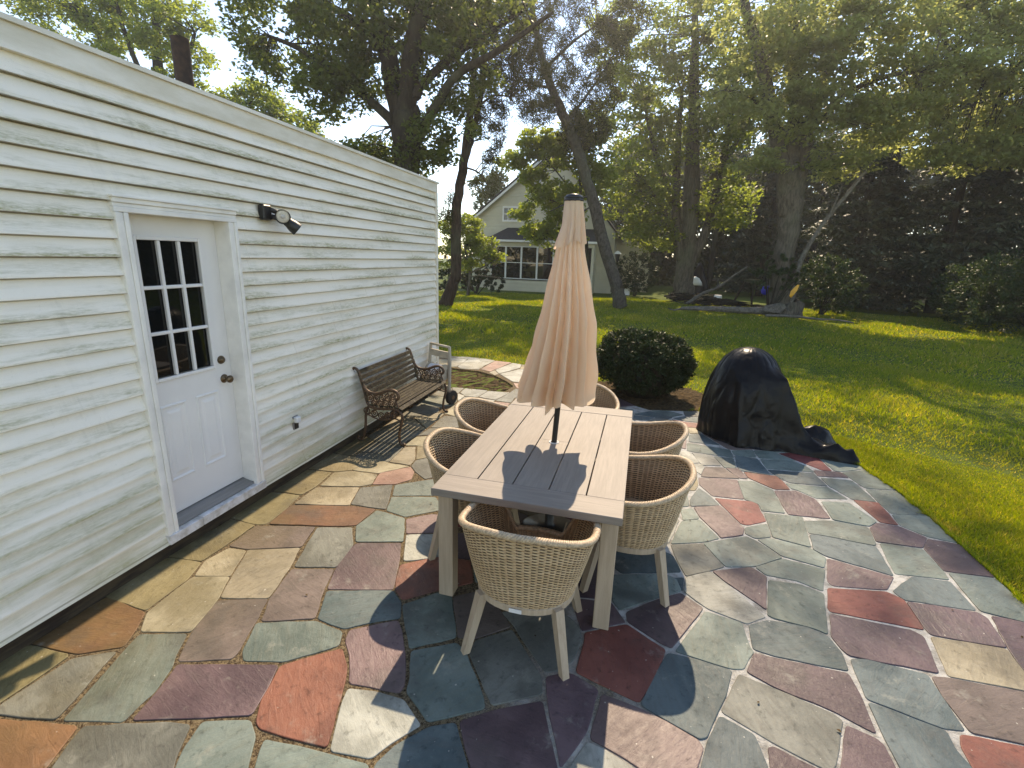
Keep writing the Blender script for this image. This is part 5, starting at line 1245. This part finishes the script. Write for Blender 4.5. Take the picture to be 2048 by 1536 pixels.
rk = MB(); rk.loft([[(-8.1,30.66,3.77),(-3.3,30.66,7.6),(-3.3,30.66,7.755),(-8.1,30.66,3.925)],[(-8.1,30.69,3.77),(-3.3,30.69,7.6),(-3.3,30.69,7.755),(-8.1,30.69,3.925)]], True, True); obj('rake_board', rk, M_WHITE, nh)
def window(x0, x1, z0, z1, y, nx, nz, fr=.09, name='window'):
    w = obj(name, MB().box(x0-fr,x0,y-.06,y-.002,z0-fr,z1+fr).box(x1,x1+fr,y-.06,y-.002,z0-fr,z1+fr).box(x0,x1,y-.058,y-.002,z0-fr,z0).box(x0,x1,y-.058,y-.002,z1,z1+fr), M_WHITE, nh)
    for i in range(nx):
        for j in range(nz):
            a, b = x0+(x1-x0)*i/nx, x0+(x1-x0)*(i+1)/nx; c, d_ = z0+(z1-z0)*j/nz, z0+(z1-z0)*(j+1)/nz
            obj('pane', MB().box(a+.018,b-.018,y-.022,y-.012,c+.018,d_-.018), M_PANE, w)
    mt = MB()
    for i in range(1,nx): mt.box(x0+(x1-x0)*i/nx-.018,x0+(x1-x0)*i/nx+.018,y-.04,y-.012,z0,z1)
    for j in range(1,nz): mt.box(x0,x1,y-.038,y-.012,z0+(z1-z0)*j/nz-.018,z0+(z1-z0)*j/nz+.018)
    if mt.v: obj('muntin', mt, M_WHITE, w)
window(-5.68,-4.88,4.2,4.93,31,3,2)
lv = obj('gable_vent', MB().box(-3.5,-3.0,30.95,30.998,6.05,6.75), M_WHITE, nh)
for i in range(6): obj('louver', MB().box(-3.45,-3.05,30.93,30.949,6.10+i*.1,6.16+i*.1), M_CLAP, lv)
sr = obj('sunroom', MB().box(-6.1,.27,29.2,30.99,-.1,.62).box(-6.1,.27,29.21,30.99,2.62,2.95).box(.12,.268,29.2,30.99,.621,2.619).box(-6.1,-5.95,29.2,30.99,.621,2.619), M_CLAP, nh)
obj('sunroom_interior', MB().box(-5.94,.11,30.2,30.98,.63,2.61), M_SHINGLE, nh)
xs = [-5.95,-5.02,-4.05,-3.08,-2.1,-1.1,-.1]
for a, b in zip(xs, xs[1:]): window(a+.05, b-.05, .74, 2.56, 29.28, 1, 2, .048, 'sunroom_window')
sro = MB(); sro.add([(-6.3,29.0,2.96),(.5,29.0,2.96),(.3,30.98,3.75),(-5.4,30.98,3.75),(-6.3,30.98,3.1)], [(0,1,2,3),(0,3,4)]); sro.add([(-6.3,29.0,2.955),(.5,29.0,2.955),(.5,30.98,2.955),(-6.3,30.98,2.955)], [(0,3,2,1)]); obj('sunroom_roof', sro, M_SHINGLE, nh)
obj('gutter', MB().box(-6.3,.5,28.93,28.995,2.84,2.96), M_WHITE, nh)
gable('side_wing', [(1.301,-.1),(3.5,-.1),(3.5,2.6),(2.6,3.2),(1.301,4.1)], 34, 40, M_CLAP)
roof_slab((3.8,2.42),(1.305,4.15),33.8,40.2,.14)
tr_ = thing('trash_bin', 'tan trash bin beside the neighbouring house wall', 'bin', (1.95,31.2,0)); obj('body', MB().bbox(1.75,2.15,31,31.4,0.35,1.0,.03), M_CART, tr_); obj('lid', MB().bbox(1.72,2.18,30.97,31.43,1.0,1.08,.02), M_CART, tr_); obj('stand', MB().bbox(1.8,2.1,31.05,31.35,-.02,.349,.01), M_SHINGLE, tr_)
wb = thing('white_box', 'small white box on the grass behind the leaning pine', 'box', (2.2,30.3,0)); obj('body', MB().bbox(2.0,2.45,30.1,30.5,-.02,.42,.02), M_WHITE, wb); obj('lid', MB().bbox(1.97,2.48,30.07,30.53,.421,.48,.02), M_WHITEPL, wb)
lp_ = thing('post_lantern', 'black post lantern with a pale cap beside the neighbouring house', 'lantern', (1.55,30.4,0)); obj('post', MB().tube([(1.55,30.4,-.05),(1.55,30.4,1.9)], .05, 8), M_BLACKMETAL, lp_); obj('lamp', MB().lathe([(.08,1.9),(.15,2.3),(.15,2.34)], 6, (1.55,30.4)), M_BLACKMETAL, lp_); obj('cap', MB().lathe([(.24,2.341),(.10,2.48),(.03,2.52)], 8, (1.55,30.4)), M_WHITE, lp_)
# yard things under the trees
cf = thing('covered_furniture', 'dark covered yard furniture with a pale tarp right of the maple base', 'covered furniture', (6.6,33.5,0))
mb = MB(); mb.loft([[(6.6+a*math.cos(2*PI*k/18)*(1+.12*math.sin(5*k)), 33.5+a*.7*math.sin(2*PI*k/18), z) for k in range(18)] for a, z in ((.72,.02),(.70,.4),(.55,.9),(.35,1.3),(.18,1.75),(.05,2.0))], False, True); obj('cover', mb, M_VINYL, cf, True)
mb = MB(); mb.loft([[(6.35+a*math.cos(2*PI*k/14)*(1+.2*math.sin(4*k)), 33.0+a*.4*math.sin(2*PI*k/14), z) for k in range(14)] for a, z in ((.42,.62),(.38,.8),(.22,1.05),(.04,1.15))], True, True); obj('tarp', mb, M_WHITEPL, cf, True)
M_BLUE = simple('blue_plastic', (.02,.03,.45), .35, nscale=6, namt=.15); M_ORANGE = simple('orange_yellow_fabric', (.75,.36,.02), .5, nscale=6, namt=.3); M_PALEBOARD = simple('pale_board', (.62,.56,.44), .7, nscale=8, namt=.25)
sw = thing('swing_seat', 'blue plastic swing seat hanging left of the split trunk', 'swing', (8.25,23.4,.0))
mb = MB(); mb.loft([[(8.28+a*math.cos(2*PI*k/14), 23.4+a*.8*math.sin(2*PI*k/14), z) for k in range(14)] for a, z in ((.06,.74),(.17,.80),(.21,.95),(.19,1.08),(.11,1.14))], True, True); obj('bucket', mb, M_BLUE, sw, True); obj('rope', MB().tube([(8.28,23.4,1.12),(8.26,23.4,2.6),(8.4,23.2,6.0)], .012, 5), M_DEADWOOD, sw)
obj_y = thing('orange_pennant', 'orange-yellow folded fabric hanging beside the split trunk', 'fabric', (8.95,21.8,0)); mb = MB(); mb.loft([[(8.78,21.75,.84),(8.86,21.78,.76),(8.94,21.72,.90)],[(8.80,21.75,1.02),(8.92,21.8,1.00),(9.02,21.72,1.06)],[(8.90,21.76,1.16),(8.98,21.8,1.18),(9.06,21.74,1.22)],[(9.00,21.76,1.28),(9.04,21.8,1.30),(9.08,21.75,1.29)]], True, True); obj('cloth', mb, M_ORANGE, obj_y, False); obj('string', MB().tube([(9.04,21.79,1.29),(9.02,22.0,2.2)], .01, 5), M_DEADWOOD, obj_y)
bk = thing('white_bucket', 'upturned white bucket on the grass behind the brush pile', 'bucket', (6.95,27.2,0)); obj('body', MB().lathe([(.26,0),(.18,.42)], 16, (6.95,27.2)), M_WHITEPL, bk, False); obj('rim', MB().lathe([(.28,-.01),(.28,.05),(.262,.05)], 16, (6.95,27.2), False), M_WHITEPL, bk)
po = thing('sawhorse', 'dark wooden sawhorse legs standing left of the split trunk', 'sawhorse', (7.9,26.0,0))
for a, b in (((7.45,26,0),(7.95,26.1,1.25)),((8.35,26,0),(8.3,26.1,1.25)),((7.6,26.7,0),(7.98,26.5,1.24)),((8.5,26.7,0),(8.28,26.5,1.24))): obj('leg', MB().tube([a,b], .045, 5), M_BARK_OAK, po)
obj('beam', MB().box(7.7,8.6,26.05,26.55,1.2,1.30), M_BARK_OAK, po)
tag(obj('pale_board', MB().bbox(13.4,15.6,31.4,31.6,-.03,.14,.01), M_PALEBOARD), 'long pale sunlit board lying on the ground before the hemlocks', 'board')
ft = thing('far_rail', 'long low pale rail in the shade beyond the white bucket', 'rail', (9.4,42,0)); obj('rail', MB().box(7.4,12.4,42,42.06,.62,.78), M_DEADWOOD, ft)
for x in (7.5,9.1,10.7,12.3): obj('post', MB().box(x-.05,x+.05,42.061,42.14,-.05,.95), M_DEADWOOD, ft)

# ================================================================ GRASS
def inpoly_np(x, y, poly):
    r = np.zeros(len(x), bool)
    for i in range(len(poly)):
        (x1,y1),(x2,y2) = poly[i], poly[i-1]
        c = ((y1 > y) != (y2 > y)) & (x < (x2-x1)*(y-y1)/(y2-y1+1e-12)+x1); r ^= c
    return r
def frustum(x, y, m=.4):
    d_ = np.stack([x-CAM.x, y-CAM.y, np.full(len(x), -CAM.z)], 1)
    zc_ = d_ @ np.array(fwd); u = d_ @ np.array(r2)/zc_*F_PX/1024; return (zc_ > .3) & (np.abs(u) < 1+m)
def blades(n, xr, yr, ymax_d, h, w, keepf):
    x = RNG.uniform(*xr, n); y = RNG.uniform(*yr, n)
    k = keepf(x, y) & frustum(x, y)
    for P in (PATIO, PATH, BED): k &= ~inpoly_np(x, y, P)
    k &= ~((x < .05) & (y < 6.75)); k &= ~(((x-3.1)/1.0)**2+((y-7.65)/.85)**2 < 1)
    x, y = x[k], y[k]; N = len(x)
    hh = h*RNG.uniform(.55,1.35,N)*(0.75+.5*np.sin(x*1.7)*np.sin(y*1.3)); ww = w*RNG.uniform(.7,1.3,N); a = RNG.uniform(0,PI,N); la = RNG.uniform(0,2*PI,N); lean = hh*RNG.uniform(.2,1.0,N)
    b0 = np.stack([x-np.cos(a)*ww, y-np.sin(a)*ww, np.full(N,-.036)],1); b1 = np.stack([x+np.cos(a)*ww, y+np.sin(a)*ww, np.full(N,-.036)],1)
    tp = np.stack([x+np.cos(la)*lean, y+np.sin(la)*lean, -.036+hh],1); return np.stack([b0,b1,tp],1)
dist = lambda x, y: np.hypot(x-CAM.x, y)
G = [blades(800000, (4.3,11), (.5,9.5), 0, .052, .0032, lambda x, y: dist(x,y) < 7.0),
     blades(420000, (-6,18), (3,15), 0, .062, .0065, lambda x, y: (dist(x,y) >= 7.0) & (dist(x,y) < 13)),
     blades(300000, (-12,26), (8,30), 0, .08, .016, lambda x, y: (dist(x,y) >= 13) & (dist(x,y) < 28))]
def edge_blades(n):
    seg = PATIO[2:15]; out = []
    for _ in range(n):
        i = random.randrange(len(seg)-1); t = random.random(); (ax_,ay_),(bx_,by_) = seg[i], seg[i+1]
        off = abs(random.gauss(0,.022))*(.4+1.2*mnoise.noise(Vector((ax_+t*3,ay_*2+t*5,0)))**2*4)-.02
        x, y = ax_+(bx_-ax_)*t-off, ay_+(by_-ay_)*t; h = random.uniform(.015,.045); a_ = random.uniform(0,PI); l_ = random.uniform(-.03,.01)
        out.append([(x+off*.8-math.cos(a_)*.003,y-math.sin(a_)*.003,-.01),(x+off*.8+math.cos(a_)*.003,y+math.sin(a_)*.003,-.01),(x+l_,y+random.uniform(-.02,.02),h)])
    return np.array(out)
G.append(edge_blades(9000))
G = np.concatenate(G)
gm = quads_mesh('grass', G, M_BLADE); stuff(tag(gm, 'short green lawn grass with a few dry patches', 'grass'))
# fallen leaves and grit on the patio
lv_ = []
for _ in range(70): lv_.append((random.uniform(.2,5.2), random.uniform(.6,6.6), .007))
stuff(tag(quads_mesh('leaf_litter', leaf_quads(np.array(lv_), .02, .6, 3.0), M_SOIL), 'tiny dry leaf bits scattered over the flagstones', 'leaf litter'))
xs_ = np.concatenate([RNG.uniform(-.005,.075,900)]); ys_ = RNG.uniform(.3,6.6,900)
stuff(tag(quads_mesh('wall_foot_litter', leaf_quads(np.stack([xs_,ys_,np.full(900,-.006)],1), .03, .5, 2.0), M_SOIL), 'dark leaf mould in the gap along the wall foot', 'leaf litter'))

# ================================================================ GLARE VEIL (haze volume added to imitate lens glare)
def haze_mat():
    m = bpy.data.materials.new('glare_haze'); m.use_nodes = True; t = m.node_tree; t.nodes.clear()
    o = t.nodes.new('ShaderNodeOutputMaterial'); v = t.nodes.new('ShaderNodeVolumePrincipled')   # HAZE
    v.inputs['Color'].default_value = (.93,.95,.96,1); v.inputs['Density'].default_value = HAZE_D; v.inputs["Anisotropy"].default_value = .66
    t.links.new(v.outputs[0], o.inputs['Volume']); return m
HAZE_D = .0013
stuff(tag(obj('haze', MB().box(-170,170,-70,230,-1.3,24.0), haze_mat()), 'thin haze volume added to imitate lens glare', 'haze'))
